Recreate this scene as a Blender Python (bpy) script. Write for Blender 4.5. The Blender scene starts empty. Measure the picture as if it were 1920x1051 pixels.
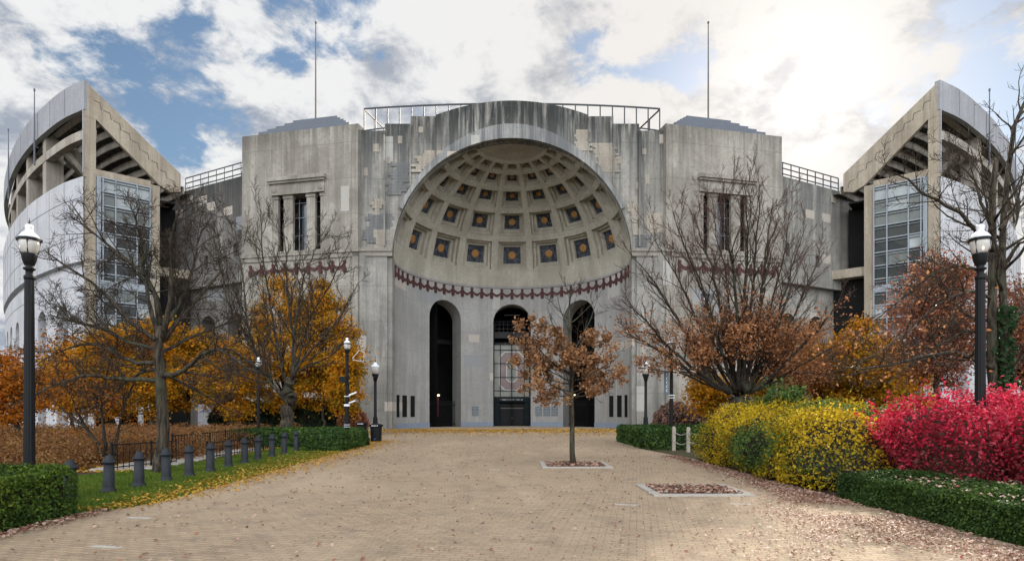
import bpy, math, random
import numpy as np
from mathutils import Vector, Matrix
rnd = random.Random(7)
nr = np.random.default_rng(7)
R = math.radians
sc = bpy.context.scene
col = sc.collection
# ---------------------------------------------------------------- camera
F, CX, HY, EYE = 1100.0, 960.0, 770.0, 1.7
cd = bpy.data.cameras.new('camera'); cam = bpy.data.objects.new('camera', cd); col.objects.link(cam)
cam.location = (0, 0, EYE); cam.rotation_euler = (R(90), 0, 0)
cd.sensor_width = 36; cd.lens = 36*F/1920; cd.shift_y = (HY-525.5)/1920; cd.clip_end = 3000; cd.clip_start = .05
sc.camera = cam
sc.view_settings.view_transform = 'Standard'; sc.view_settings.look = 'None'
sc.view_settings.exposure = 0.62; sc.view_settings.gamma = 1
def P(px, py, Y): return Vector(((px-CX)/F*Y, Y, EYE+(HY-py)/F*Y))
# ---------------------------------------------------------------- node helper
class G:
    def __init__(s, nt): s.nt = nt; nt.nodes.clear()
    def n(s, ty, ins=None, out=0, **at):
        nd = s.nt.nodes.new(ty)
        for k, v in at.items(): setattr(nd, k, v)
        for k, v in (ins or {}).items():
            sk = nd.inputs[k]
            if isinstance(v, bpy.types.NodeSocket): s.nt.links.new(v, sk)
            else: sk.default_value = v
        return nd.outputs[out] if out is not None else nd
    def m(s, op, a, b=0.0, c=0.0, clamp=False):
        return s.n('ShaderNodeMath', {0: a, 1: b, 2: c}, operation=op, use_clamp=clamp)
    def vm(s, op, a, b=(0, 0, 0), out=0): return s.n('ShaderNodeVectorMath', {0: a, 1: b}, out=out, operation=op)
    def noise(s, vec, scale=1.0, detail=4.0, rough=.55, dist=0.0):
        return s.n('ShaderNodeTexNoise', {'Vector': vec, 'Scale': scale, 'Detail': detail, 'Roughness': rough, 'Distortion': dist})
    def ss(s, x, a, b, lo=0.0, hi=1.0):
        return s.n('ShaderNodeMapRange', {'Value': x, 'From Min': a, 'From Max': b, 'To Min': lo, 'To Max': hi}, interpolation_type='SMOOTHSTEP')
    def mix(s, f, a, b, bt='MIX'):
        nd = s.nt.nodes.new('ShaderNodeMix'); nd.data_type = 'RGBA'; nd.blend_type = bt
        for i, v in ((0, f), (6, a), (7, b)):
            if isinstance(v, bpy.types.NodeSocket): s.nt.links.new(v, nd.inputs[i])
            else: nd.inputs[i].default_value = v if i == 0 else (*v[:3], 1)
        return nd.outputs[2]
    def ramp(s, x, cols):
        nd = s.nt.nodes.new('ShaderNodeValToRGB'); s.nt.links.new(x, nd.inputs[0]); e = nd.color_ramp.elements
        k = len(cols)
        for i, c in enumerate(cols):
            q = e[i] if i < 2 else e.new(1)
            q.position = i/(k-1); q.color = (*c, 1)
        for i in range(k): e[i].position = i/(k-1); e[i].color = (*cols[i], 1)
        return nd.outputs[0]
# ---------------------------------------------------------------- world
SUN = Vector((540, 1100, 600)).normalized()
el = math.asin(SUN.z); az = math.atan2(SUN.x, SUN.y)
w = bpy.data.worlds.new('World'); sc.world = w; w.use_nodes = True
SKYZ, SKYB = 9.2, .59
g = G(w.node_tree)
sky = g.n('ShaderNodeTexSky', sky_type='NISHITA', sun_disc=False, sun_elevation=el, sun_rotation=az, air_density=1.3, dust_density=.4, ozone_density=2.5)
d = g.n('ShaderNodeTexCoord', out=0)
d = g.vm('NORMALIZE', d)
sx = g.n('ShaderNodeSeparateXYZ', {0: d}, out=None)
den = g.m('ADD', g.m('MAXIMUM', sx.outputs[2], 0.0), .32)
pl = g.n('ShaderNodeCombineXYZ', {0: g.m('DIVIDE', sx.outputs[0], den), 1: g.m('DIVIDE', sx.outputs[1], den), 2: SKYZ})
n1 = g.noise(pl, 2.7, 13, .62, .2)
n2 = g.noise(g.vm('ADD', pl, (3.1, .7, 2.0)), 3.6, 7, .6, .2)
def bump(px, py, wd, amp):      # opening (or bank) in the cloud deck round one compass direction
    wd = wd*.8; amp = amp*(.78 if amp < 0 else .45); v = (P(px, py, 1.0)-Vector((0, 0, EYE))).normalized()
    dt = g.vm('DOT_PRODUCT', d, tuple(v), out=1)
    return g.m('MULTIPLY', g.ss(dt, math.cos(wd*1.6), 1.0), amp)
bias = None
for a in ((290, 40, .17, -.17), (400, 180, .13, -.13), (610, 70, .11, -.13), (1215, 70, .11, -.15), (1040, 60, .15, .11), (1890, 20, .15, -.17),
          (1500, 240, .12, -.13), (310, 110, .08, .08), (360, 290, .1, -.10), (20, 190, .08, -.05), (120, 60, .2, .10), (80, 330, .2, .12), (900, 90, .16, .06), (560, 170, .12, .12), (520, 280, .15, .14), (1420, 110, .22, .18), (1700, 110, .2, .12)):
    b_ = bump(*a); bias = b_ if bias is None else g.m('ADD', bias, b_)
n3 = g.noise(g.vm('ADD', pl, (1.7, 5.2, .3)), 8.5, 8, .62, .3)
dens = g.m('ADD', g.m('ADD', n1, bias), g.m('MULTIPLY', g.m('SUBTRACT', n3, .5), .42))
back = g.ss(sx.outputs[1], -.1, -.5)
mask = g.ss(dens, .345, .455)
thick = g.ss(g.m('ADD', g.m('ADD', g.m('MULTIPLY', n2, .62), g.m('MULTIPLY', dens, .30)), g.m('MULTIPLY', n3, .34)), .54, .69)
sd = g.vm('DOT_PRODUCT', d, tuple(SUN), out=1)
glow = g.m('POWER', g.m('MAXIMUM', sd, 0.0), 12.0)
glow2 = g.m('POWER', g.m('MAXIMUM', sd, 0.0), 180.0)
cc = g.mix(thick, (.40, .45, .54), (.97, .975, .98))
cc = g.mix(g.m('MULTIPLY', glow, .42), cc, (1.05, .93, .80))
cstr = g.m('ADD', g.m('ADD', g.m('MULTIPLY', glow2, .25), SKYB), g.m('MULTIPLY', back, 2.1))
bg1 = g.n('ShaderNodeBackground', {'Color': sky, 'Strength': .07})
bg2 = g.n('ShaderNodeBackground', {'Color': cc, 'Strength': cstr})
mx = g.n('ShaderNodeMixShader', {0: mask, 1: bg1, 2: bg2})
g.n('ShaderNodeOutputWorld', {0: mx}, out=None)
sl = bpy.data.lights.new('sun', 'SUN'); sl.energy = 4.4; sl.angle = R(1.5); sl.color = (1, .90, .76)
so = bpy.data.objects.new('sun', sl); col.objects.link(so); so.rotation_euler = SUN.to_track_quat('Z', 'Y').to_euler()
# ---------------------------------------------------------------- materials
def newmat(name):
    m = bpy.data.materials.new(name); m.use_nodes = True; return m, G(m.node_tree)
def finish(g, colr, rough=.8, bump=None, bs=.3, bd=.02, metal=0.0, spec=.4, **kw):
    ins = {'Base Color': colr if isinstance(colr, bpy.types.NodeSocket) else (*colr, 1), 'Roughness': rough, 'Metallic': metal, 'Specular IOR Level': spec}
    ins.update(kw)
    if bump is not None: ins['Normal'] = g.n('ShaderNodeBump', {'Height': bump, 'Strength': bs, 'Distance': bd})
    g.n('ShaderNodeOutputMaterial', {0: g.n('ShaderNodeBsdfPrincipled', ins)}, out=None)
def plain(name, c, rough=.6, metal=0.0, var=.25, scale=6, spec=.4, **kw):
    m, g = newmat(name)
    p = g.n('ShaderNodeNewGeometry', out=0)
    n = g.noise(p, scale, 5)
    cc = g.mix(n, tuple(x*(1-var) for x in c), tuple(min(1, x*(1+var)) for x in c))
    finish(g, cc, rough, n, .2, .01, metal, spec, **kw); return m
def concrete(name, c1, c2, streak=.5, dark=(.07, .072, .07), patch=.05, topz=None, lines=3.3):
    m, g = newmat(name)
    p = g.n('ShaderNodeNewGeometry', out=0)
    s = g.n('ShaderNodeSeparateXYZ', {0: p}, out=None); z = s.outputs[2]
    blot = g.noise(p, .28, 6, .6, .4); fine = g.noise(p, 5.0, 6, .65)
    st = g.noise(g.vm('MULTIPLY', p, (.9, .9, .045)), 1.0, 6, .62)
    st2 = g.noise(g.vm('MULTIPLY', p, (4.5, 4.5, .12)), 1.0, 4, .6)
    base = g.mix(g.ss(blot, .35, .65), c1, c2)
    base = g.mix(g.ss(fine, .3, .7, 0, .35), base, tuple(x*.6 for x in c1))
    amt = g.m('MULTIPLY', g.ss(g.m('ADD', g.m('MULTIPLY', st, .65), g.m('MULTIPLY', st2, .35)), .43, .565), streak)
    if topz:
        amt = g.m('MULTIPLY', amt, g.ss(g.m('ADD', z, g.m('MULTIPLY', blot, 6.0)), topz[0]+3, topz[1]+3, .35, 1.0))
    base = g.mix(amt, base, dark)
    tn = g.noise(g.vm('MULTIPLY', p, (2.2, 2.2, .22)), 1.0, 7, .66, .5)
    base = g.mix(g.ss(tn, .50, .66, 0, .5*streak), base, tuple(x*.8 for x in dark))
    if topz: base = g.mix(g.m('MULTIPLY', g.ss(z, topz[1]-3.5, topz[1]+2.5), g.ss(g.m('ADD', tn, g.m('MULTIPLY', st2, .4)), .48, .78, 0, 1.0)), base, (.035, .037, .036))
    pit = g.ss(g.noise(p, 2.4, 9, .75, .8), .58, .66, 0, .55)
    base = g.mix(pit, base, tuple(x*.45 for x in c1))
    # algae blotches
    alg = g.ss(g.noise(g.vm('ADD', p, (7, 3, 1)), .55, 8, .68, .6), .56, .70, 0, .45*min(1, streak*1.6))
    base = g.mix(alg, base, tuple(x*1.5 for x in dark))
    if patch:
        for q, (cw, ch, hue, th) in enumerate(((1.15, .85, (.46, .41, .35), patch), (.8, 2.3, (.40, .39, .36), patch*.8), (2.2, 1.3, (.24, .25, .26), patch))):
            off = g.vm('ADD', p, (q*.37+.2, 50, q*.61))
            cell = g.vm('FLOOR', g.vm('MULTIPLY', off, (1/cw, 0.0, 1/ch)))
            wn = g.n('ShaderNodeTexWhiteNoise', {'Vector': cell}, noise_dimensions='3D')
            base = g.mix(g.m('MULTIPLY', g.m('GREATER_THAN', wn, 1-th), .7), base, hue)
    if lines:
        fr = g.m('FRACT', g.m('DIVIDE', g.m('ADD', z, g.m('MULTIPLY', fine, .03)), lines))
        base = g.mix(g.m('MULTIPLY', g.m('LESS_THAN', fr, .014), .45), base, dark)
    hh = g.m('ADD', g.m('MULTIPLY', fine, .6), g.m('MULTIPLY', g.noise(g.vm('MULTIPLY', p, (1, 1, .15)), 14.0, 3), .5))
    finish(g, base, .9, hh, .35, .03, spec=.2); return m
def leafmat(name, cols, trans=.45, rough=.6):
    m, g = newmat(name)
    geo = g.n('ShaderNodeNewGeometry', out=None)
    rp = geo.outputs['Random Per Island']
    big = g.noise(geo.outputs[0], .8, 3)
    x = g.m('ADD', g.m('MULTIPLY', rp, .65), g.m('MULTIPLY', g.ss(big, .3, .7), .35))
    c = g.ramp(x, cols)
    bs = g.n('ShaderNodeBsdfPrincipled', {'Base Color': c, 'Roughness': rough, 'Specular IOR Level': .25})
    tr = g.n('ShaderNodeBsdfTranslucent', {'Color': c})
    g.n('ShaderNodeOutputMaterial', {0: g.n('ShaderNodeMixShader', {0: trans, 1: bs, 2: tr})}, out=None)
    return m
M = {}
M['con_front'] = concrete('stained_concrete', (.225, .215, .19), (.35, .335, .30), .74, (.065, .072, .074), .012, (17, 27))
M['con_tower'] = concrete('tower_concrete', (.23, .21, .178), (.37, .345, .30), .42, (.085, .08, .072), .008, (15, 29))
M['con_niche'] = concrete('niche_concrete', (.30, .295, .28), (.37, .365, .345), .32, (.17, .17, .165), .022, None, 2.6)
M['con_dome'] = concrete('dome_concrete', (.36, .335, .275), (.46, .435, .365), .18, (.13, .12, .095), 0, None, 0)
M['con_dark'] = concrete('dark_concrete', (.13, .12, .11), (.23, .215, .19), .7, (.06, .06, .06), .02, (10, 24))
M['con_arch'] = concrete('arch_band_concrete', (.22, .223, .215), (.31, .31, .295), .8, (.10, .105, .108), .03, None, 0)
M['con_tan'] = concrete('tan_concrete', (.34, .29, .22), (.42, .37, .29), .4, (.15, .125, .10), 0, None, 2.4)
M['con_white'] = concrete('white_painted_concrete', (.46, .462, .475), (.54, .542, .555), .25, (.30, .32, .37), 0, None, 0)
M['con_para'] = concrete('parapet_concrete', (.30, .305, .325), (.36, .365, .385), .3, (.2, .2, .21), 0, None, 0)
M['con_rib'] = concrete('seating_concrete', (.36, .32, .27), (.44, .40, .34), .4, (.12, .11, .10), 0, None, 0)
M['patch'] = concrete('repair_mortar', (.31, .275, .225), (.40, .36, .30), .45, (.13, .12, .105), 0, None, 0)
M['patch_grey'] = concrete('grey_repair_mortar', (.15, .152, .152), (.20, .2, .198), .5, (.08, .083, .085), 0, None, 0)
M['plinth'] = plain('blue_grey_plinth_paint', (.20, .24, .30), .8, var=.2, scale=2)
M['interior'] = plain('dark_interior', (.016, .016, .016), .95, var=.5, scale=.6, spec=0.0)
M['iron'] = plain('black_painted_iron', (.008, .0085, .010), .5, var=.3, scale=20, spec=.18)
M['bollard'] = plain('dark_grey_cast_iron', (.022, .026, .031), .55, spec=.2, var=.3, scale=14)
M['rail'] = plain('dark_steel', (.03, .033, .04), .55, var=.2)
M['maroon'] = plain('maroon_paint', (.060, .020, .019), .8, var=.45, scale=5)
M['gold'] = plain('gilded_rosette', (.34, .17, .05), .5, var=.35, scale=8, metal=.15)
M['roofmetal'] = plain('blue_grey_metal', (.115, .13, .155), .6, spec=.2, var=.15, scale=2)
M['steelframe'] = plain('grey_window_frame', (.24, .27, .30), .45, var=.1)
M['white'] = plain('white_paint', (.72, .74, .76), .4, var=.06)
M['plaque'] = plain('grey_plaque', (.10, .13, .16), .5, var=.2)
M['polewhite'] = plain('weathered_pole', (.10, .085, .07), .5, var=.4, scale=2)
M['wood'] = plain('weathered_timber', (.33, .29, .24), .9, var=.3, scale=12)
M['rope'] = plain('rope', (.4, .37, .32), .9)
M['redsign'] = plain('dark_red_board', (.16, .015, .02), .6)
M['stone'] = plain('pale_stone', (.38, .35, .31), .85, var=.2, scale=4)
M['bark'] = None
def bark(name, c1, c2):
    m, g = newmat(name)
    p = g.n('ShaderNodeTexCoord', out=3)
    n = g.noise(g.vm('MULTIPLY', p, (14, 14, 2.4)), 1.0, 6, .65, .5); b = g.noise(p, 1.1, 4)
    c = g.mix(g.ss(n, .35, .65), c1, c2); c = g.mix(g.ss(b, .45, .7, 0, .4), c, (.07, .085, .05))
    finish(g, c, .95, n, .9, .03, spec=.15); return m
M['bark'] = bark('grey_brown_bark', (.018, .014, .011), (.085, .07, .052))
M['bark_dark'] = bark('dark_bark', (.016, .012, .01), (.055, .044, .035))
M['twig'] = plain('twig_bark', (.05, .037, .028), .9, spec=.1, var=.3, scale=3)
M['twig_red'] = plain('reddish_twig_bark', (.085, .05, .04), .9, spec=.1, var=.3, scale=3)
def glassmat(name, c, rough=.06, tr=0.0):
    m, g = newmat(name)
    p = g.n('ShaderNodeNewGeometry', out=0)
    n = g.noise(p, .9, 3)
    finish(g, g.mix(n, tuple(x*.6 for x in c), tuple(x*1.5 for x in c)), rough, n, .06, .05, spec=.22 if c[0] < .03 else .5, **{'Transmission Weight': tr}); return m
M['glass'] = glassmat('dark_reflective_glass', (.022, .027, .025), .12)
M['glass_mid'] = glassmat('grey_green_glass', (.075, .09, .08), .15); M['glass_pale'] = glassmat('painted_reflection_glass', (.26, .29, .29), .15)  # lighter pane colours with reflected light painted in
M['glass_blue'] = glassmat('sky_reflecting_glass', (.06, .08, .10), .03)
M['stained'] = glassmat('clouded_window_glass', (.17, .18, .15), .35)
M['stained_red'] = glassmat('faded_red_glass', (.16, .115, .105), .4)
M['stained_white'] = plain('white_glass_border', (.42, .42, .40), .5)
m, g = newmat('lamp_glass')
p = g.n('ShaderNodeTexCoord', out=3); nn = g.noise(p, 6, 3)
finish(g, g.mix(nn, (.50, .47, .43), (.74, .72, .68)), .18, nn, .1, .01, spec=.6, **{'Transmission Weight': .25}); M['lampglass'] = m
m, g = newmat('lit_lamp')
g.n('ShaderNodeOutputMaterial', {0: g.n('ShaderNodeEmission', {'Color': (1, .95, .45, 1), 'Strength': 2.5})}, out=None); M['lit'] = m
# blue tile behind rosettes
m, g = newmat('blue_coffer_tile'); p = g.n('ShaderNodeNewGeometry', out=0)
n = g.noise(p, 3.2, 5, .7, .8)
finish(g, g.mix(g.ss(n, .42, .62), (.010, .014, .024), (.07, .085, .10)), .7, n, .3, .03); M['tile'] = m
# pavers
m, g = newmat('brick_pavers'); p = g.n('ShaderNodeNewGeometry', out=0)
rot = g.n('ShaderNodeVectorRotate', {'Vector': p, 'Angle': R(12)}, rotation_type='Z_AXIS')
br = g.n('ShaderNodeTexBrick', {'Vector': rot, 'Color1': (.48, .36, .235, 1), 'Color2': (.36, .268, .178, 1), 'Mortar': (.13, .10, .075, 1), 'Scale': 1.0, 'Mortar Size': .006, 'Mortar Smooth': .3, 'Brick Width': .21, 'Row Height': .105}, out=None)
big = g.noise(p, .22, 5, .6); med = g.noise(p, 1.6, 5, .65); fine = g.noise(p, 34, 5, .7)
c = g.mix(g.ss(big, .35, .65, 0, .5), br.outputs[0], (.46, .35, .235)); c = g.mix(g.ss(med, .50, .72, 0, .45), c, (.17, .14, .115))
c = g.mix(g.ss(fine, .35, .75, 0, .5), c, (.13, .11, .09)); c = g.mix(g.ss(g.noise(p, 90, 2), .6, .8, 0, .35), c, (.5, .46, .4))
wn = g.n('ShaderNodeTexWhiteNoise', {'Vector': g.vm('FLOOR', g.vm('MULTIPLY', rot, (2.38, 9.52, 0.0)))}, noise_dimensions='2D')
c = g.mix(g.ss(g.noise(p, .55, 6, .7, 1.2), .52, .70, 0, .38), c, (.15, .115, .085)); c = g.mix(g.ss(g.noise(g.vm('MULTIPLY', p, (.5, .12, 1)), 1.0, 5, .6), .48, .66, 0, .35), c, (.50, .39, .265))
c = g.mix(g.m('GREATER_THAN', wn, .9985), c, (.46, .44, .40))
hh = g.m('ADD', g.m('MULTIPLY', br.outputs[1], -.9), g.m('ADD', fine, g.m('MULTIPLY', med, .8)))
finish(g, c, .9, hh, .55, .02, spec=.25); M['pavers'] = m
def soil(name, c1, c2, sc_=3.0, s2=25):
    m, g = newmat(name); p = g.n('ShaderNodeNewGeometry', out=0)
    n = g.noise(p, sc_, 7, .65); f = g.noise(p, s2, 5, .7)
    c = g.mix(g.ss(n, .35, .65), c1, c2); c = g.mix(g.ss(f, .4, .7, 0, .5), c, tuple(x*.4 for x in c1))
    finish(g, c, .95, g.m('ADD', n, f), .7, .05, spec=.1); return m
M['ground'] = soil('bare_soil', (.075, .065, .04), (.11, .10, .05), .6)
M['turf'] = soil('turf_soil', (.03, .06, .012), (.06, .10, .02), 5)
M['mulch'] = soil('leaf_mulch', (.06, .04, .03), (.13, .085, .065), 9, 40)
M['walk'] = soil('concrete_walk', (.30, .28, .25), (.36, .34, .3), 1.2)
# leaves
M['yellow'] = leafmat('yellow_maple_leaves', [(.10, .11, .012), (.26, .17, .01), (.48, .23, .01), (.66, .29, .012), (.56, .17, .01)], .45)
M['orange'] = leafmat('orange_leaves', [(.16, .07, .01), (.34, .11, .012), (.5, .18, .012), (.35, .09, .02)], .45)
M['rust'] = leafmat('rusty_brown_leaves', [(.14, .06, .03), (.32, .14, .055), (.48, .22, .09), (.58, .30, .15)], .4)
M['brown'] = leafmat('dry_brown_leaves', [(.09, .045, .022), (.21, .10, .045), (.37, .19, .085), (.52, .32, .17)], .35)
M['darkrust'] = leafmat('dark_rust_leaves', [(.09, .035, .022), (.20, .075, .04), (.32, .12, .06), (.42, .18, .09)], .35)
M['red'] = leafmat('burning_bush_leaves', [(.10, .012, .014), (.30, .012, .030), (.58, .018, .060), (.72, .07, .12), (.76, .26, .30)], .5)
M['redlow'] = leafmat('dark_lower_bush_leaves', [(.03, .045, .015), (.12, .03, .025), (.26, .02, .035), (.42, .04, .06)], .35)  # lower leaves of the bush, greenish dark by their own colour
M['yg'] = leafmat('yellow_green_leaves', [(.05, .09, .012), (.12, .16, .015), (.36, .27, .015), (.55, .38, .02), (.48, .26, .02)], .45)
M['green_sh'] = leafmat('green_shrub_leaves', [(.025, .06, .018), (.06, .12, .03), (.12, .19, .045), (.26, .27, .04)], .35)
M['ylw_sh'] = leafmat('yellow_shrub_leaves', [(.10, .07, .012), (.38, .26, .015), (.66, .46, .02), (.74, .54, .03), (.36, .34, .02)], .5)
M['hedge'] = leafmat('clipped_hedge_leaves', [(.012, .035, .010), (.028, .065, .014), (.05, .10, .018), (.10, .16, .02)], .25)
M['hedge_l'] = leafmat('boxwood_leaves', [(.010, .028, .007), (.028, .065, .010), (.065, .125, .015), (.18, .24, .025)], .35)
M['ever'] = leafmat('dark_evergreen_leaves', [(.008, .016, .008), (.018, .03, .012), (.035, .05, .018)], .2)
M['pink'] = leafmat('pinkish_brown_leaves', [(.05, .04, .025), (.12, .075, .05), (.25, .14, .11), (.36, .21, .17)], .3)
M['bed'] = leafmat('russet_shrub_leaves', [(.07, .035, .02), (.16, .07, .03), (.25, .11, .04), (.30, .16, .05), (.13, .12, .03)], .3)
M['fyellow'] = leafmat('fallen_yellow_leaves', [(.25, .13, .02), (.5, .26, .03), (.62, .38, .06), (.4, .16, .03)], .2)
M['fmix'] = leafmat('fallen_brown_leaves', [(.10, .055, .035), (.28, .13, .08), (.42, .26, .19), (.55, .42, .34), (.34, .07, .06)], .2)
M['grass'] = leafmat('grass_blades', [(.045, .085, .010), (.085, .15, .014), (.14, .20, .022), (.24, .25, .04)], .35)
M['ivy'] = leafmat('ivy_leaves', [(.01, .03, .012), (.025, .06, .02), (.05, .10, .03)], .25)
M['core'] = plain('twiggy_core', (.02, .017, .011), .95, var=.4)
M['core_r'] = plain('red_twiggy_core', (.045, .015, .012), .95, var=.4)
# ---------------------------------------------------------------- mesh builder
class MB:
    def __init__(s): s.v = []; s.f = []; s.mi = []
    def add(s, vs, fs, mi=0):
        o = len(s.v); s.v.extend(tuple(x) for x in vs)
        for f in fs: s.f.append(tuple(i+o for i in f)); s.mi.append(mi)
    def quad(s, a, b, c, d, mi=0): s.add((a, b, c, d), ((0, 1, 2, 3),), mi)
    def hexa(s, b, t, mi=0):      # bottom & top loops of same length
        n = len(b)
        s.add(list(b)+list(t), [tuple(range(n))[::-1], tuple(range(n, 2*n))]+[(i, (i+1) % n, n+(i+1) % n, n+i) for i in range(n)], mi)
    def box(s, c, sz, mi=0, rz=0.0):
        hx, hy, hz = sz[0]/2, sz[1]/2, sz[2]/2; ca, sa = math.cos(rz), math.sin(rz)
        q = [(c[0]+x*ca-y*sa, c[1]+x*sa+y*ca) for x, y in ((-hx, -hy), (hx, -hy), (hx, hy), (-hx, hy))]
        s.hexa([(x, y, c[2]-hz) for x, y in q], [(x, y, c[2]+hz) for x, y in q], mi)
    def beam(s, a, b, wd, hg, mi=0, up=(0, 0, 1)):
        a, b = Vector(a), Vector(b); t = (b-a).normalized(); u = Vector(up)
        if abs(t.dot(u)) > .98: u = Vector((0, 1, 0))
        sd = t.cross(u).normalized()*wd/2; uu = sd.cross(t).normalized()*hg/2
        s.hexa([a-sd-uu, a+sd-uu, a+sd+uu, a-sd+uu], [b-sd-uu, b+sd-uu, b+sd+uu, b-sd+uu], mi)
    def lathe(s, prof, c=(0, 0, 0), n=20, mi=0, flute=0.0):
        vs = []
        for r, z in prof:
            for i in range(n):
                rr = r*(1-flute*(i % 2)); a = 2*math.pi*i/n
                vs.append((c[0]+rr*math.cos(a), c[1]+rr*math.sin(a), c[2]+z))
        fs = [(k*n+i, k*n+(i+1) % n, (k+1)*n+(i+1) % n, (k+1)*n+i) for k in range(len(prof)-1) for i in range(n)]
        fs += [tuple(range(n))[::-1], tuple(range((len(prof)-1)*n, len(prof)*n))]
        s.add(vs, fs, mi)
    def tube(s, pts, rad, n=5, mi=0):
        pts = [Vector(p) for p in pts]; vs = []; N = len(pts); ref = Vector((.31, .12, .94)).normalized()
        for k, p in enumerate(pts):
            t = (pts[min(k+1, N-1)]-pts[max(k-1, 0)])
            t = t.normalized() if t.length > 1e-6 else Vector((0, 0, 1))
            rf = ref if abs(t.dot(ref)) < .95 else Vector((1, 0, 0))
            a = t.cross(rf).normalized(); b = t.cross(a); r = rad[k]
            for i in range(n):
                an = 2*math.pi*i/n; vs.append(p+a*(r*math.cos(an))+b*(r*math.sin(an)))
        fs = [(k*n+i, k*n+(i+1) % n, (k+1)*n+(i+1) % n, (k+1)*n+i) for k in range(N-1) for i in range(n)]
        fs.append(tuple(range((N-1)*n, N*n))); fs.append(tuple(range(n))[::-1])
        s.add(vs, fs, mi)
    def obj(s, name, mats, parent=None, smooth=False, loc=None):
        if not isinstance(mats, (list, tuple)): mats = [mats]
        me = bpy.data.meshes.new(name); me.from_pydata(s.v, [], s.f)
        for m_ in mats: me.materials.append(M[m_] if isinstance(m_, str) else m_)
        if len(mats) > 1: me.polygons.foreach_set('material_index', s.mi)
        if smooth: me.polygons.foreach_set('use_smooth', [True]*len(me.polygons))
        me.update()
        o = bpy.data.objects.new(name, me); col.objects.link(o)
        if parent: o.parent = parent; 
        if loc: o.location = loc
        return o
def fix(o, parent):     # keep world coordinates when parent sits away from the origin
    o.parent = parent; o.matrix_parent_inverse = Matrix.Translation(parent.location).inverted() if parent.type == 'EMPTY' else Matrix()
    return o
def tag(o, label=None, cat=None, group=None, kind=None):
    if label: o['label'] = label
    if cat: o['category'] = cat
    if group: o['group'] = group
    if kind: o['kind'] = kind
    return o
def empty(name, loc, label, cat, group=None):
    o = bpy.data.objects.new(name, None); o.empty_display_size = .3; col.objects.link(o); o.location = loc
    return tag(o, label, cat, group)
def copytree(o, parent=None):
    c = o.copy(); col.objects.link(c); c.parent = parent
    if parent: c.matrix_parent_inverse = o.matrix_parent_inverse.copy()
    for ch in list(o.children): copytree(ch, c)
    return c
def struct(o): return tag(o, kind='structure')
# ---------------------------------------------------------------- ground
mb = MB(); mb.quad((-900, -300, -.012), (900, -300, -.012), (900, 1500, -.012), (-900, 1500, -.012)); struct(mb.obj('ground', 'ground'))
mb = MB()
edge = [(-7.1, -4), (-7.05, 9.6), (-6.6, 11), (-6.7, 14.4), (-6.9, 19), (-7.1, 24.3), (-7.6, 33), (-9.5, 38), (-13.5, 44), (-16, 54.0)]
redge = [(6.5, -4), (6.4, 10.4), (6.05, 13.8), (6.3, 18), (6.5, 21), (5.9, 25.3), (6.0, 33), (9, 38), (13.5, 44), (16, 54.0)]
L = edge+redge[::-1]
def sheet(mb, le, re_, z=0.0, n=3):
    for i in range(len(le)-1):
        mb.quad((*le[i], z), (*re_[i], z), (*re_[i+1], z), (*le[i+1], z))
sheet(mb, edge, redge, 0.0); mb.quad((-16, 54, 0), (16, 54, 0), (16, 75, 0), (-16, 75, 0)); struct(mb.obj('plaza', 'pavers'))
mb = MB(); mb.quad((-12, 51.2, .006), (12, 51.2, .006), (12, 56, .006), (-12, 56, .006)); struct(mb.obj('entrance_path', 'walk'))
mb = MB(); lw = [(-14, 9.6), (-13, 11), (-11.5, 14.4), (-10.6, 19), (-10.6, 24.3), (-10.6, 28)]
sheet(mb, lw, edge[1:6]+[(-7.3, 28)], .004); struct(mb.obj('lawn', 'turf'))
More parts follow.
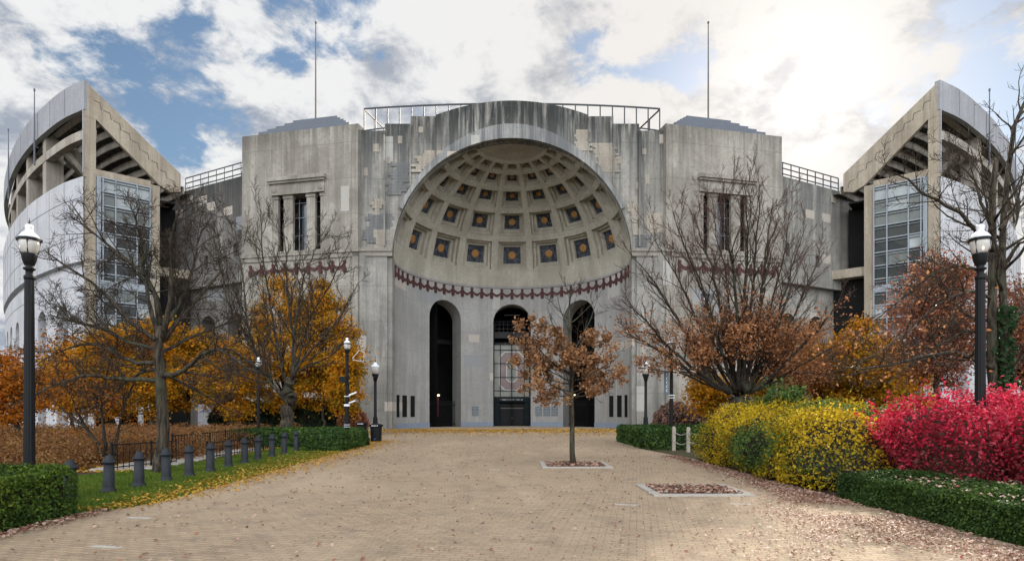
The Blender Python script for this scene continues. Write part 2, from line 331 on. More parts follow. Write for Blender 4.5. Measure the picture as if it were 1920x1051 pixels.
# ---------------------------------------------------------------- stadium: rotunda
def wall(mb, mp, u0, u1, z0, zt, ops=(), du=.6, cap=0.0, mi=0, rmi=None):
    rmi = mi if rmi is None else rmi
    T = zt if callable(zt) else (lambda u: zt)
    br = list(np.linspace(u0, u1, max(2, int((u1-u0)/du)+1)))
    for o in ops:
        k = 20 if o.get('arch') else 2
        br += list(np.linspace(o['u0'], o['u1'], k+1) if not o.get('arch') else [(o['u0']+o['u1'])/2-(o['u1']-o['u0'])/2*math.cos(math.pi*i/28) for i in range(29)])
    br = sorted(b for b in br if u0-1e-6 <= b <= u1+1e-6)
    bb = [br[0]]
    for b in br[1:]:
        if b-bb[-1] > 1e-5: bb.append(b)
    def crown(o, u):
        if not o.get('arch'): return o['zs']
        r = (o['u1']-o['u0'])/2; x = u-(o['u0']+o['u1'])/2
        return o['zs']+math.sqrt(max(0, r*r-x*x))
    for a, b in zip(bb[:-1], bb[1:]):
        mid = (a+b)/2; act = sorted([o for o in ops if o['u0'] < mid < o['u1']], key=lambda o: o['zb'])
        la = lb = z0
        for o in act:
            if o['zb'] > z0+1e-4: mb.quad(mp(a, la, 0), mp(b, lb, 0), mp(b, o['zb'], 0), mp(a, o['zb'], 0), mi)
            la, lb = crown(o, a), crown(o, b); dp = o.get('dep', 1.0)
            if dp:
                mb.quad(mp(a, la, 0), mp(b, lb, 0), mp(b, lb, dp), mp(a, la, dp), rmi)
                if o['zb'] > z0+1e-4: mb.quad(mp(a, o['zb'], 0), mp(b, o['zb'], 0), mp(b, o['zb'], dp), mp(a, o['zb'], dp), rmi)
        mb.quad(mp(a, la, 0), mp(b, lb, 0), mp(b, T(mid if callable(zt) and zt.__name__ == 'stepped' else b), 0), mp(a, T(mid if callable(zt) and zt.__name__ == 'stepped' else a), 0), mi)
        if cap:
            mb.quad(mp(a, T(a), 0), mp(b, T(b), 0), mp(b, T(b), cap), mp(a, T(a), cap), mi)
            if not ops: mb.quad(mp(a, T(a), cap), mp(b, T(b), cap), mp(b, z0, cap), mp(a, z0, cap), mi)
    for o in ops:
        dp = o.get('dep', 1.0)
        if dp:
            for u in (o['u0'], o['u1']):
                mb.quad(mp(u, o['zb'], 0), mp(u, o['zs'], 0), mp(u, o['zs'], dp), mp(u, o['zb'], dp), rmi)
YF, YC, ZS, RD = 54.0, 55.1, 15.74, 11.0
stad = empty('stadium', (0, 0, 0), 'grey concrete stadium entrance with a huge coffered half dome between two square towers', 'stadium')
def fm(off=0.0): return lambda u, z, dd: (u, YF+off+dd, z)
mb = MB()
big = dict(u0=-RD, u1=RD, zb=0, zs=ZS, arch=True, dep=0)
sp = dict(u0=-RD, u1=RD, zb=0, zs=ZS, arch=True, dep=0)
def ctop(u): return 30.17-1.32*(u/7.02)**2
wall(mb, fm(-.14), -7.02, 7.02, 20, ctop, [dict(big, zb=20.0)], cap=1.1)
for s in (-1, 1):
    for a, b, zt in ((7.02, 9.33, 28.8), (9.33, 11.0, 28.15), (11.0, 11.72, 28.15), (11.72, 14.1, 27.55)):
        u0, u1 = sorted((s*a, s*b)); off = 0.0 if a < 9 else (.07 if a < 11.5 else .14)
        wall(mb, fm(off), u0, u1, 0, zt, [big] if b <= 11.01 else [], cap=1.0)
    for x in (7.02, 9.33, 11.72):
        za, zb_ = ((24.95, 28.6) if x < 8 else (22.3, 28.0) if x < 10 else (16.8, 27.4)); mb.box((s*x, YF+.02, (za+zb_)/2), (.10, .5, zb_-za), 0)
    mb.quad((s*RD, YF-.0, 0), (s*RD, YC, 0), (s*RD, YC, ZS), (s*RD, YF, ZS))
    # engaged corner pier below the string course
    mb.lathe([(.55, 0), (.55, 16.1)], (s*13.75, YF+.2, 0), 20)
    mb.box((s*12.4, YF+.02, 8.05), (1.9, .34, 16.1))
for i in range(48):
    a, b = math.pi*i/48, math.pi*(i+1)/48
    q = lambda t, y: (RD*math.cos(t), y, ZS+RD*math.sin(t))
    mb.quad(q(a, YF-.14), q(b, YF-.14), q(b, YC), q(a, YC))
mb.obj('rotunda_facade', 'con_front', stad)
mb = MB()
for i in range(60):
    a, b = R(24+132*i/60), R(24+132*(i+1)/60)
    ra = lambda t: 11.35+.95*math.sin(t)**6
    q = lambda t, r, y: (r*math.cos(t), y, ZS+r*math.sin(t))
    mb.quad(q(a, RD-.02, YF-.2), q(b, RD-.02, YF-.2), q(b, ra(b), YF-.2), q(a, ra(a), YF-.2))
    mb.quad(q(a, ra(a), YF-.2), q(b, ra(b), YF-.2), q(b, ra(b), YF+.3), q(a, ra(a), YF+.3))
    mb.quad(q(a, RD-.02, YF-.2), q(b, RD-.02, YF-.2), q(b, RD-.02, YF+.1), q(a, RD-.02, YF+.1))
mb.obj('arch_band', 'con_arch', stad)
# repair patches: rough-edged thin mortar skins round the arch
def skin(px0, px1, py0, py1, rows, jit, mi, off, slope=0.0):
    mb = MB()
    for k in range(rows):
        ya, yb = py0+(py1-py0)*k/rows, py0+(py1-py0)*(k+1)/rows+.3
        sh = slope*k/rows
        x0 = px0+sh+rnd.choice((-1, 0, 1))*jit; x1 = px1+sh*1.0+rnd.choice((-1, 0, 1, 2))*jit*.8
        A, B = P(x0, ya, YF+off), P(x1, yb, YF+off)
        def ok(v): return math.hypot(v[0], v[2]-ZS) > 11.3 or v[2] < ZS
        n = max(1, int((x1-x0)/5))
        for i in range(n):
            xa = A.x+(B.x-A.x)*i/n; xb = A.x+(B.x-A.x)*(i+1)/n
            if all(ok((x, 0, z)) for x in (xa, xb) for z in (A.z, B.z)):
                mb.box(((xa+xb)/2, YF+off+.012, (A.z+B.z)/2), (xb-xa, .03, A.z-B.z))
    mb.obj('repair_patch', ('patch', 'patch_grey')[mi], stad)
skin(1080, 1106, 243, 282, 9, 3, 0, -.165); skin(1112, 1150, 268, 322, 14, 3, 0, -.02, 14); skin(1176, 1192, 382, 440, 8, 5, 0, -.02, 6)
skin(1210, 1242, 400, 436, 9, 3, 0, .11); skin(790, 836, 282, 322, 8, 6, 0, -.165, -22); skin(698, 716, 372, 402, 5, 5, 0, .05); skin(705, 727, 430, 466, 5, 5, 0, .05)
skin(690, 732, 400, 455, 9, 5, 1, .055, -8); skin(738, 770, 305, 365, 10, 6, 1, -.02, -14); skin(1180, 1212, 440, 478, 5, 6, 1, .05)
for x, y in ((789, 243), (750, 262), (705, 277), (729, 300), (686, 322), (741, 336), (1208, 284), (1214, 336), (1196, 348), (1192, 376), (1160, 300)):
    o_ = .11 if (x < 721 or x > 1198) else (-.02 if 770 < x < 1150 else .04)
    A = P(x, y, YF+o_); mb = MB(); mb.box((A.x, YF+o_+.01, A.z), (.3+.2*rnd.random(), .03, .5+.4*rnd.random())); mb.obj('repair_patch', 'patch', stad)
# string course
for s in (-1, 1):
    mb = MB(); mb.box((s*12.6, YF-.1, 16.45), (3.3, .6, .28)); mb.box((s*12.6, YF-.02, 16.1), (3.24, .5, .42))
    mb.obj('string_course', 'con_tower', stad)
# niche wall
cyl = lambda u, z, dd: ((RD+dd)*math.sin(u/RD), YC+(RD+dd)*math.cos(u/RD), z)
TH = [R(-41.5), 0, R(41.5)]; AW = 2.12; ZA = 11.6
ops = [dict(u0=RD*t-AW*(1 if abs(t) < .1 else .98), u1=RD*t+AW*(1 if abs(t) < .1 else .98), zb=0, zs=ZA, arch=True, dep=2.2) for t in TH]
slots = []
for s in (-1, 1):
    for th, wd in ((66.2, .85), (74.6, 1.15), (83.6, 1.1)):
        c = RD*R(th)*s; slots.append(dict(u0=c-wd/2, u1=c+wd/2, zb=1.1, zs=3.25, dep=.06))
mb = MB(); H = RD*math.pi/2
wall(mb, cyl, -H, H, 0, ZS, ops+slots, du=.4); mb.obj('niche_wall', 'con_niche', stad)
c2 = lambda u, z, dd: cyl(u, z, dd-.05)
for a, b in ((-H, ops[0]['u0']), (ops[0]['u1'], ops[1]['u0']), (ops[1]['u1'], ops[2]['u0']), (ops[2]['u1'], H)):
    mb = MB(); wall(mb, c2, a, b, 0, .5, [], du=.4, cap=.05); mb.obj('plinth', 'plinth', stad)
mb = MB()
for i in range(40):
    a, b = -H*.98+i*H*1.96/40, -H*.98+(i+1)*H*1.96/40
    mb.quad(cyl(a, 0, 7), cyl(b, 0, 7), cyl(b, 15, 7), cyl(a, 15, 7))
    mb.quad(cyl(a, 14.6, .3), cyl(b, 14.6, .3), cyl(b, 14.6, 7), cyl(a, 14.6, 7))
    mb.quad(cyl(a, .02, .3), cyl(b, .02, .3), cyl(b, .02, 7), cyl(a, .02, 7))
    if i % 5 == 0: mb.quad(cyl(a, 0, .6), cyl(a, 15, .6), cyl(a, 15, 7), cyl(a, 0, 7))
for s in slots: mb.quad(cyl(s['u0']-.1, 1.0, .07), cyl(s['u1']+.1, 1.0, .07), cyl(s['u1']+.1, 3.35, .07), cyl(s['u0']-.1, 3.35, .07))  # near-black sheets just behind the shallow slots stand in for their shaded depth
for t in (TH[0], TH[2]): # inner piers seen through the side arches
    c = RD*t; mb.box(cyl(c-.3, 5, 4.2), (1.5, 1.2, 10), 0, -t); mb.box(cyl(c, 9.6, 3.6), (6.5, .8, .5), 0, -t)
mb.obj('interior', 'interior', stad)
# dome with coffers
sph = lambda t, p, dd: ((RD+dd)*math.sin(t)*math.cos(p), YC+(RD+dd)*math.cos(t)*math.cos(p), ZS+(RD+dd)*math.sin(p))
PITCH = 21.3; rows = [(7.2, 26.7, 9.6, 25.2, 17.2), (26.7, 42.9, 28.4, 41.4, 16.9), (42.9, 55.6, 44.2, 54.3, 16.6), (55.6, 66.2, 56.8, 65.0, 16.2), (66.2, 73.5, 67.3, 72.4, 15.6)]
mb = MB()
def prim(rc, n):
    t0, t1, p0, p1 = rc; o = []
    for i in range(n): o.append((t0+(t1-t0)*i/n, p0))
    for i in range(n): o.append((t1, p0+(p1-p0)*i/n))
    for i in range(n): o.append((t1-(t1-t0)*i/n, p1))
    for i in range(n): o.append((t0, p1-(p1-p0)*i/n))
    return o
def ring(a, da, b, db, n=5, mi=0):
    A, B = prim(a, n), prim(b, n); k = len(A)
    for i in range(k):
        j = (i+1) % k
        q = [sph(R(A[i][0]), R(A[i][1]), da), sph(R(A[j][0]), R(A[j][1]), da), sph(R(B[j][0]), R(B[j][1]), db), sph(R(B[i][0]), R(B[i][1]), db)]
        if min(v[1] for v in q) < YF-.1: continue
        mb.quad(*q, mi)
def inset(r, f, g_=None): 
    g_ = f if g_ is None else g_
    t0, t1, p0, p1 = r; w_, h_ = (t1-t0)*f/2, (p1-p0)*g_/2; return (t0+w_, t1-w_, p0+h_, p1-h_)
spots = []
for (c0, c1, f0, f1, tw) in rows:
    for k in range(-4, 5):
        tc = k*PITCH; cell = (tc-PITCH/2, tc+PITCH/2, c0, c1); fr = (tc-tw/2, tc+tw/2, f0, f1)
        dp = .36 if f1 < 60 else .26
        ring(cell, 0, fr, 0); ring(fr, 0, inset(fr, .02), dp)
        r1 = inset(fr, .20); ring(inset(fr, .02), dp, r1, dp); r1b = inset(fr, .22); ring(r1, dp, r1b, dp*1.9)
        r2 = inset(fr, .41); ring(r1b, dp*1.9, r2, dp*1.9); r2b = inset(fr, .44); ring(r2, dp*1.9, r2b, dp*2.5)
        t0, t1, p0, p1 = r2b
        for i in range(3):
            for j in range(3):
                q = [sph(R(t0+(t1-t0)*(i+a)/3), R(p0+(p1-p0)*(j+b)/3), dp*2.5) for a, b in ((0, 0), (1, 0), (1, 1), (0, 1))]
                if min(v[1] for v in q) > YF: mb.quad(*q, 1)
        sz = math.radians(p1-p0)*RD*.27
        spots.append((R(tc), R((f0+f1)/2), dp*2.5-.02, sz))
nT = 60
for (a0, a1, da, db) in [(0, 7.2, 0, 0), (73.5, 74.2, 0, .25)]+[(74.2+i*15.8/8, 74.2+(i+1)*15.8/8, .25, .25) for i in range(8)]:
    for i in range(nT):
        t0, t1 = R(-95.8+191.6*i/nT), R(-95.8+191.6*(i+1)/nT)
        q = [sph(t0, R(a0), da), sph(t1, R(a0), da), sph(t1, R(a1), db), sph(t0, R(a1), db)]
        if min(v[1] for v in q) > YF-.1: mb.quad(*q, 0)
dome = mb.obj('coffered_dome', ['con_dome', 'tile'], stad)
def rosette(mb, org, ax, up, rad):
    n = 48; nrm = Vector(ax).normalized(); u = Vector(up).normalized(); s = nrm.cross(u).normalized(); u = s.cross(nrm)
    rings = [(0, .16), (.14, .17), (.20, .08), (.30, .07), (.36, .15), (.5, .13), (.62, .16), (.85, .09), (1.0, -.02)]
    vs = []
    for q, h in rings:
        for i in range(n):
            a = 2*math.pi*i/n; pet = abs(math.cos(a*5)); rr = q*rad
            if q > .4: rr *= .86+.16*pet
            hh = h*rad*(1 if q < .4 else .6+.6*pet)
            vs.append(org+s*(rr*math.cos(a))+u*(rr*math.sin(a))+nrm*hh*1.3)
    fs = [(k*n+i, k*n+(i+1) % n, (k+1)*n+(i+1) % n, (k+1)*n+i) for k in range(len(rings)-1) for i in range(n)]
    mb.add(vs, fs)
cpt = Vector((0, YC, ZS))
for t, p_, dd, sz in spots:
    o = Vector(sph(t, p_, dd)); 
    if o.y < YF+.3: continue
    mb = MB(); rosette(mb, o, cpt-o, (0, 0, 1), sz); mb.obj('rosette', 'gold', dome, smooth=True)
# swag frieze
def swags(mb, mp, u0, u1, n, z, drop=.52, th=.19, off=-.07):
    wS = (u1-u0)/n
    for k in range(n):
        a = u0+k*wS; K = 8; pr = None
        for i in range(K+1):
            x = i/K; u = a+wS*x; zc = z-drop*(1-(2*x-1)**2); tt = th*(.55+.6*(1-(2*x-1)**2))/2*1.3
            cur = (u, zc-tt, zc+tt)
            if pr:
                mb.hexa([mp(pr[0], pr[1], off), mp(cur[0], cur[1], off), mp(cur[0], cur[1], 0.02), mp(pr[0], pr[1], 0.02)],
                        [mp(pr[0], pr[2], off), mp(cur[0], cur[2], off), mp(cur[0], cur[2], 0.02), mp(pr[0], pr[2], 0.02)])
            pr = cur
    for k in range(n+1):
        u = u0+k*wS
        pf = [(.10, .22), (.16, .08), (.09, -.06), (.10, -.28), (.19, -.46), (.17, -.80), (.08, -.90)]
        for (w1, h1), (w2, h2) in zip(pf[:-1], pf[1:]):
            mb.hexa([mp(u-w2, z+h2, off*1.6), mp(u+w2, z+h2, off*1.6), mp(u+w2, z+h2, .02), mp(u-w2, z+h2, .02)],
                    [mp(u-w1, z+h1, off*1.6), mp(u+w1, z+h1, off*1.6), mp(u+w1, z+h1, .02), mp(u-w1, z+h1, .02)])
mb = MB(); swags(mb, cyl, -H+.05, H-.05, 30, 15.15)
for i in range(40):
    a, b = -H+i*2*H/40, -H+(i+1)*2*H/40
    mb.hexa([cyl(a, 15.42, -.04), cyl(b, 15.42, -.04), cyl(b, 15.42, .01), cyl(a, 15.42, .01)], [cyl(a, 15.46, -.04), cyl(b, 15.46, -.04), cyl(b, 15.46, .01), cyl(a, 15.46, .01)])
mb.obj('swag_frieze', 'maroon', stad)
# centre window
win = bpy.data.objects.new('entrance_window', None); col.objects.link(win); win.parent = stad
YW = YC+RD+1.1
mb = MB(); x0, x1, z0, z1 = P(927, 0, YW).x, P(992, 0, YW).x, P(0, 743, YW).z, P(0, 646, YW).z
mb.box(((x0+x1)/2, YW+.03, (z0+z1)/2), (x1-x0, .04, z1-z0)); mb.obj('glass', 'stained', win)
mb = MB()
for px in (938, 959.5, 983): mb.box((P(px, 0, YW).x, YW-.03, (z0+z1)/2), (.09, .08, z1-z0))
for py in (656, 681, 707, 732): mb.box(((x0+x1)/2, YW-.035, P(0, py, YW).z), (x1-x0, .07, .08))
for x in (x0-.14, x1+.14): mb.box((x, YW-.05, 5.8), (.28, .2, 11.6))
mb.box(((x0+x1)/2, YW-.05, z1+.12), (x1-x0+.5, .2, .24)); mb.box(((x0+x1)/2, YW-.05, z0-.12), (x1-x0, .2, .24))
mb.obj('window_frame', 'iron', win)
def octring(mb, cx, cz, w1, h1, w2, h2, ch1, ch2, y, mi):
    def oc(w_, h_, c_): return [(cx-w_+c_, cz+h_), (cx+w_-c_, cz+h_), (cx+w_, cz+h_-c_), (cx+w_, cz-h_+c_), (cx+w_-c_, cz-h_), (cx-w_+c_, cz-h_), (cx-w_, cz-h_+c_), (cx-w_, cz+h_-c_)]
    A, B = oc(w1, h1, ch1), oc(w2, h2, ch2)
    for i in range(8):
        j = (i+1) % 8; mb.hexa([(A[i][0], y, A[i][1]), (A[j][0], y, A[j][1]), (B[j][0], y, B[j][1]), (B[i][0], y, B[i][1])], [(A[i][0], y+.006, A[i][1]), (A[j][0], y+.006, A[j][1]), (B[j][0], y+.006, B[j][1]), (B[i][0], y+.006, B[i][1])], mi)
mb = MB(); kx = YW/F; ocx = P(959.5, 0, YW).x; ocz = P(0, 695, YW).z
octring(mb, ocx, ocz, 24*kx, 36.5*kx, 22.6*kx, 35*kx, 11*kx, 10.4*kx, YW-.005, 1)
octring(mb, ocx, ocz, 22.6*kx, 35*kx, 10.4*kx, 21*kx, 10.4*kx, 5.4*kx, YW-.004, 0)
octring(mb, ocx, ocz, 10.4*kx, 21*kx, 9*kx, 19.6*kx, 5.4*kx, 4.8*kx, YW-.005, 1)
mb.obj('emblem', ['stained_red', 'stained_white'], win)
# door below
dr = bpy.data.objects.new('entrance_door', None); col.objects.link(dr); dr.parent = stad
mb = MB(); mb.box((0, YW-.02, P(0, 749, YW).z), (x1-x0+.1, .16, .5)); 
for s in (-1, 1): mb.box((s*1.75, YW-.1, 1.35), (.5, .3, 2.7)); mb.box((s*1.45, YW+.1, 1.3), (.12, .2, 2.6))
mb.obj('door_frame', plain('greenish_black_frame', (.010, .016, .017), .7, spec=.1), dr)
mb = MB(); mb.box((0, YW+.5, 1.3), (3.4, .05, 2.6)); mb.obj('door_leaf', 'iron', dr)
mb = MB(); mb.box((0, YW+.1, 2.02), (2.6, .05, .06)); mb.box((0, YW+.42, .9), (.25, .05, .05)); mb.obj('door_rail', plain('brass_rail', (.16, .13, .08), .5), dr)
mb = MB()      # two rows of tiny white lettering on the lintel
yb = YW-.105
for (row, xs) in ((P(0, 746.6, YW).z, ((-.80, .34), (-.42, .20), (-.18, .26), (.12, .14), (.30, .14), (.48, .38))), (P(0, 748.7, YW).z, ((-1.28, .06), (-1.14, .46), (-.62, .18), (-.40, .10), (-.26, .18), (-.04, .34), (.34, .10), (.50, .46), (1.0, .30)))):
    for x, wd in xs:
        k = max(1, int(wd/.062))
        for i in range(k):
            mb.box((x+i*.062+.02, yb, row+rnd.choice((0, .006))), (.038, .012, rnd.choice((.055, .07, .075))))
mb.obj('lettering', 'white', dr)
mb = MB()     # galleries and lights in the arch
mb.box((0, YW+1.5, 10.55), (4.4, .5, .75)); mb.obj('gallery_beam', plain('gallery_concrete', (.05, .05, .05), .9), stad)
mb = MB(); mb.box((0, YW+2, 13.0), (1.9, .06, .06)); mb.obj('gallery_light_bar', 'steelframe', stad)
mb = MB()
for z in (11.3, 11.8, 12.15): mb.box((0, YW+1.4, z), (4.2, .04, .04))
for i in range(9): mb.box((-2+i*.5, YW+1.4, 11.55), (.035, .035, 1.2))
mb.obj('gallery_railing', 'rail', stad)
# side gates and plaques
for t in (TH[0], TH[2]):
    gt = bpy.data.objects.new('iron_gate', None); col.objects.link(gt); gt.parent = stad
    mb = MB(); mb2 = MB(); c = RD*t
    for i in range(26):
        u = c-2.0+i*.16; mb.box(cyl(u, 1.35, 1.5), (.035, .035, 2.7)); mb.lathe([(.03, 0), (.045, .05), (.004, .2)], cyl(u, 2.7, 1.5), 6)
    for z in (.25, 2.35, 2.5): mb2.beam(cyl(c-2.1, z, 1.5), cyl(c+2.1, z, 1.5), .05, .06)
    mb.obj('gate_bars', 'iron', gt); mb2.obj('gate_rail', 'iron', gt)
mb = MB(); c = RD*TH[0]; q = cyl(c+.6, 2.2, 3.0); mb.box(q, (1.0, .06, 2.3), 0, -TH[0]); mb.obj('red_notice', 'redsign', stad)
mb = MB(); 
for z, ln in ((3.05, .5), (2.8, .55), (2.4, .35)): mb.box((q[0]+.03, q[1]-.1, z), (ln, .01, .05), 0, -TH[0])
mb.obj('notice_lettering', plain('faded_red_letters', (.30, .12, .13), .7), stad)
mb = MB(); mb.box((q[0]+.35, q[1]-.1, P(0, 740.5, q[1]).z), (.36, .1, .18)); mb.obj('gate_light', 'lit', stad)
mb = MB(); q = P(1077.5, 740, cyl(RD*TH[2], 0, 1)[1]+.3); mb.lathe([(.07, -.07), (.09, 0), (.07, .07)], tuple(q), 10); mb.obj('gate_light', 'lit', stad)
for px in (891, 1010, 1025, 1040):
    # find cylinder point under this pixel
    best = min(np.linspace(-.9, .9, 721), key=lambda th: abs(RD*math.sin(th)/(YC+RD*math.cos(th))-(px-CX)/F))
    yy = YC+RD*math.cos(best); u = RD*best; za, zb = EYE+(HY-779)/F*yy, EYE+(HY-761.5)/F*yy
    mb = MB(); hw = .38
    mb.hexa([cyl(u-hw, za, -.04), cyl(u+hw, za, -.04), cyl(u+hw, za, .01), cyl(u-hw, za, .01)], [cyl(u-hw, zb, -.04), cyl(u+hw, zb, -.04), cyl(u+hw, zb, .01), cyl(u-hw, zb, .01)], 0)
    for k in range(5):
        z = za+.12+(zb-za-.2)*k/4.5; wd = hw*(.85 if k != 3 else .5)
        mb.hexa([cyl(u-wd, z, -.048), cyl(u+wd, z, -.048), cyl(u+wd, z, -.03), cyl(u-wd, z, -.03)], [cyl(u-wd, z+.035, -.048), cyl(u+wd, z+.035, -.048), cyl(u+wd, z+.035, -.03), cyl(u-wd, z+.035, -.03)], 1)
    mb.obj('plaque', ['plaque', 'stone'], stad)
# ---------------------------------------------------------------- towers, wings, roof rails
TOW = []
for s in (-1, 1):
    A = Vector((14.06*s, 53.7)); B = Vector((25.9*s, 56.3)); Lw = (B-A).length; t = (B-A)/Lw; nn = Vector((-t.y*s, t.x*s)); nn = nn if nn.y > 0 else -nn
    def tm(u, z, dd, A=A, t=t, nn=nn): q = A+t*u+nn*dd; return (q.x, q.y, z)
    def ux(px, A=A, t=t, s=s): # u on the tower face for a pixel column given for the left tower
        k = (px-CX)/F*(-s)*-1 if False else s*(CX-px)/F
        return (k*A.y-A.x)/(t.x-k*t.y)
    tow = bpy.data.objects.new('tower', None); col.objects.link(tow); tow.parent = stad; TOW.append(tow)
    tow['label'] = 'left square concrete tower with a three light window' if s < 0 else 'right square concrete tower behind the fan shaped tree'
    mb = MB(); wa, wb = sorted((ux(608), ux(511))); zb, zt = 16.75, 23.0
    w2a, w2b = sorted((ux(606), ux(588)))
    wall(mb, tm, 0, Lw, 0, 28.0, [dict(u0=wa, u1=wb, zb=zb, zs=zt-1.0, dep=1.4), dict(u0=w2a, u1=w2b, zb=11.0, zs=12.6, dep=.35)], cap=0)
    D = 9.0
    for u in (0, Lw): mb.quad(tm(u, 0, 0), tm(u, 28, 0), tm(u, 28, D), tm(u, 0, D))
    mb.quad(tm(0, 28, 0), tm(Lw, 28, 0), tm(Lw, 28, D), tm(0, 28, D)); mb.quad(tm(0, 0, D), tm(Lw, 0, D), tm(Lw, 28, D), tm(0, 28, D))
    bx = lambda mb, ua, ub, za, zc, d0, d1, mi=0: mb.hexa([tm(ua, za, d0), tm(ub, za, d0), tm(ub, za, d1), tm(ua, za, d1)], [tm(ua, zc, d0), tm(ub, zc, d0), tm(ub, zc, d1), tm(ua, zc, d1)], mi)
    bx(mb, .0, .55, 0, 27.5, -.12, .01); bx(mb, .75, 1.0, 0, 16, -.05, .01); 
    mb.obj('tower_wall', 'con_tower', tow)
    mb = MB(); bx(mb, -.1, Lw+.05, 16.25, 16.6, -.22, .02); bx(mb, 0, Lw, 15.85, 16.24, -.12, .01); mb.obj('string_course', 'con_tower', tow)
    mb = MB()
    for k, (pa, pb) in enumerate(((653, 483), (645, 497), (638, 510), (630, 524), (622, 538))):
        ua, ub = ux(pa), ux(pb); bx(mb, ua, ub, 28.0+k*.30, 28.0+(k+1)*.30, .12+k*.22, 5-k*.22)
    mb.obj('stepped_roof', 'roofmetal', tow)
    wi = bpy.data.objects.new('window', None); col.objects.link(wi); wi.parent = tow
    mb = MB()
    bx(mb, ux(613), ux(505), 23.25, 23.6, -.5, .01); bx(mb, ux(611), ux(507), 23.05, 23.25, -.35, .01)
    bx(mb, wa-.05, wb+.05, 22.0, 23.05, -.14, .01); bx(mb, wa, wb, 22.0, 22.12, -.2, .0)
    for p1, p2 in ((608, 600), (590, 574), (548, 531), (520.5, 511)):
        ua, ub = ux(p1), ux(p2); bx(mb, ua, ub, 16.75, 21.7, .08, .42); bx(mb, ua-.06, ub+.06, 21.7, 22.0, .0, .47)
    mb.obj('window_surround', 'con_tower', wi)
    for pu in (603, 516):
        mb = MB(); o = Vector(tm(ux(pu), 22.55, -.15)); rosette(mb, o, (-nn.x, -nn.y, 0), (0, 0, 1), .33); mb.obj('rosette', 'con_tower', wi, smooth=True)
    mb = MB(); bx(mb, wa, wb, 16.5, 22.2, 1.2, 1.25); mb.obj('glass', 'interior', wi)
    mb = MB(); bx(mb, ux(572), ux(555), 17.0, 21.4, 1.05, 1.1); mb.obj('glass_pane', 'glass_blue', wi)
    mb = MB()
    for z in (18.4, 20.1, 21.5): bx(mb, wa+.4, wb-.4, z, z+.06, .98, 1.04)
    for px in (550.5, 573): u = ux(px); bx(mb, u-.03, u+.03, 16.8, 21.9, .95, 1.0)
    mb.obj('window_frame', 'steelframe', wi)
    mb = MB(); bx(mb, w2a, w2b, 11, 12.6, .3, .34); mb.obj('glass_pane', 'glass_blue', tow)
    mb = MB(); bx(mb, w2a, w2b, 11.8, 11.86, .24, .3); u = (w2a+w2b)/2; bx(mb, u-.03, u+.03, 11, 12.6, .24, .3); mb.obj('window_frame', 'white', tow)
    mb = MB(); ua, ub = ux(646), ux(470); swags(mb, tm, ua, ub, 8, 15.35, .5, .22); mb.obj('swag_frieze', 'maroon', tow)
    # flagpole
    q = Vector((s*-1*(592-CX)/F*58.0, 58.0, 0)); top = P(595, 43, q.y)
    mb = MB(); mb.lathe([(.16, 0), (.16, .3), (.09, .5), (.08, 4), (.05, top.z-29.1), (.10, top.z-29.05), (.10, top.z-28.9), (.0, top.z-28.8)], (q.x, q.y, 29.0), 10)
    mb.obj('flagpole', 'polewhite', tow)
    # wing wall
    W1, W2 = Vector((25.6*s, 57.2)), Vector((37.5*s, 63.3)); WL = (W2-W1).length; wt = (W2-W1)/WL; wn_ = Vector((-wt.y, wt.x)); wn_ = wn_ if wn_.y > 0 else -wn_
    def wm(u, z, dd, W1=W1, wt=wt, wn_=wn_): q = W1+wt*u+wn_*dd; return (q.x, q.y, z)
    wing = bpy.data.objects.new('wing', None); col.objects.link(wing); wing.parent = stad
    mb = MB(); wall(mb, wm, 0, WL, 14.4, 24.8, [dict(u0=1.6, u1=2.2, zb=17.0, zs=18.3, dep=.5), dict(u0=6.2, u1=6.75, zb=16.4, zs=17.6, dep=.5)], cap=2.5)
    wm2 = lambda u, z, dd: wm(u, z, dd+.7)
    wall(mb, wm2, 0, WL, 0, 14.4, [dict(u0=1.6, u1=4.1, zb=0, zs=10.3, arch=True, dep=1.2), dict(u0=6.0, u1=8.5, zb=0, zs=10.3, arch=True, dep=1.2)], cap=0)
    mb.quad(wm(0, 14.4, 0), wm(WL, 14.4, 0), wm(WL, 14.4, .8), wm(0, 14.4, .8))
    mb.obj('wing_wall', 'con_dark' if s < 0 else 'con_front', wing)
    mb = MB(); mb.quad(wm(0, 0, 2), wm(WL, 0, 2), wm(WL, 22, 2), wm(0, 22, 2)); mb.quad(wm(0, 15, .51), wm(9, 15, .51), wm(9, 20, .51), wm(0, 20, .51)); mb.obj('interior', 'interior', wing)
    mb = MB()
    for zz in (26.3, 25.75, 25.2): mb.beam(wm(.3, zz, .3), wm(10.2, zz, .3), .07, .09)
    for i in range(9): mb.beam(wm(.3+i*1.24, 24.8, .3), wm(.3+i*1.24, 26.3, .3), .08, .08)
    mb.obj('roof_railing', 'rail', wing)
# railing over the rotunda
mb = MB(); pr = None
for i in range(25):
    x = -14.4+28.8*i/24; y = YF+3.2-2.0*(1-(x/14.4)**2); a = (x, y, 31.13-.55*(1-(x/14.4)**2))
    mb.beam((x, y, 28.4), a, .1, .1)
    if pr: mb.beam(pr, a, .1, .13); mb.beam((pr[0], pr[1], 29.0), (x, y, 29.0), .08, .1)
    pr = a
for s in (-1, 1):
    for z in (31.05, 29.0): mb.beam((s*14.4, YF+3.2, z), (s*13.3, YF+7, z), .1, .12)
    for k in (.5, 1): mb.beam((s*(14.4-1.1*k), YF+3.2+3.8*k, 28), (s*(14.4-1.1*k), YF+3.2+3.8*k, 31.05), .1, .1)
mb.obj('roof_railing', 'rail', stad)
mb = MB(); mb.box((0, YF+9, 27.35), (28, 15, .2)); mb.obj('roof', 'con_dark', stad)
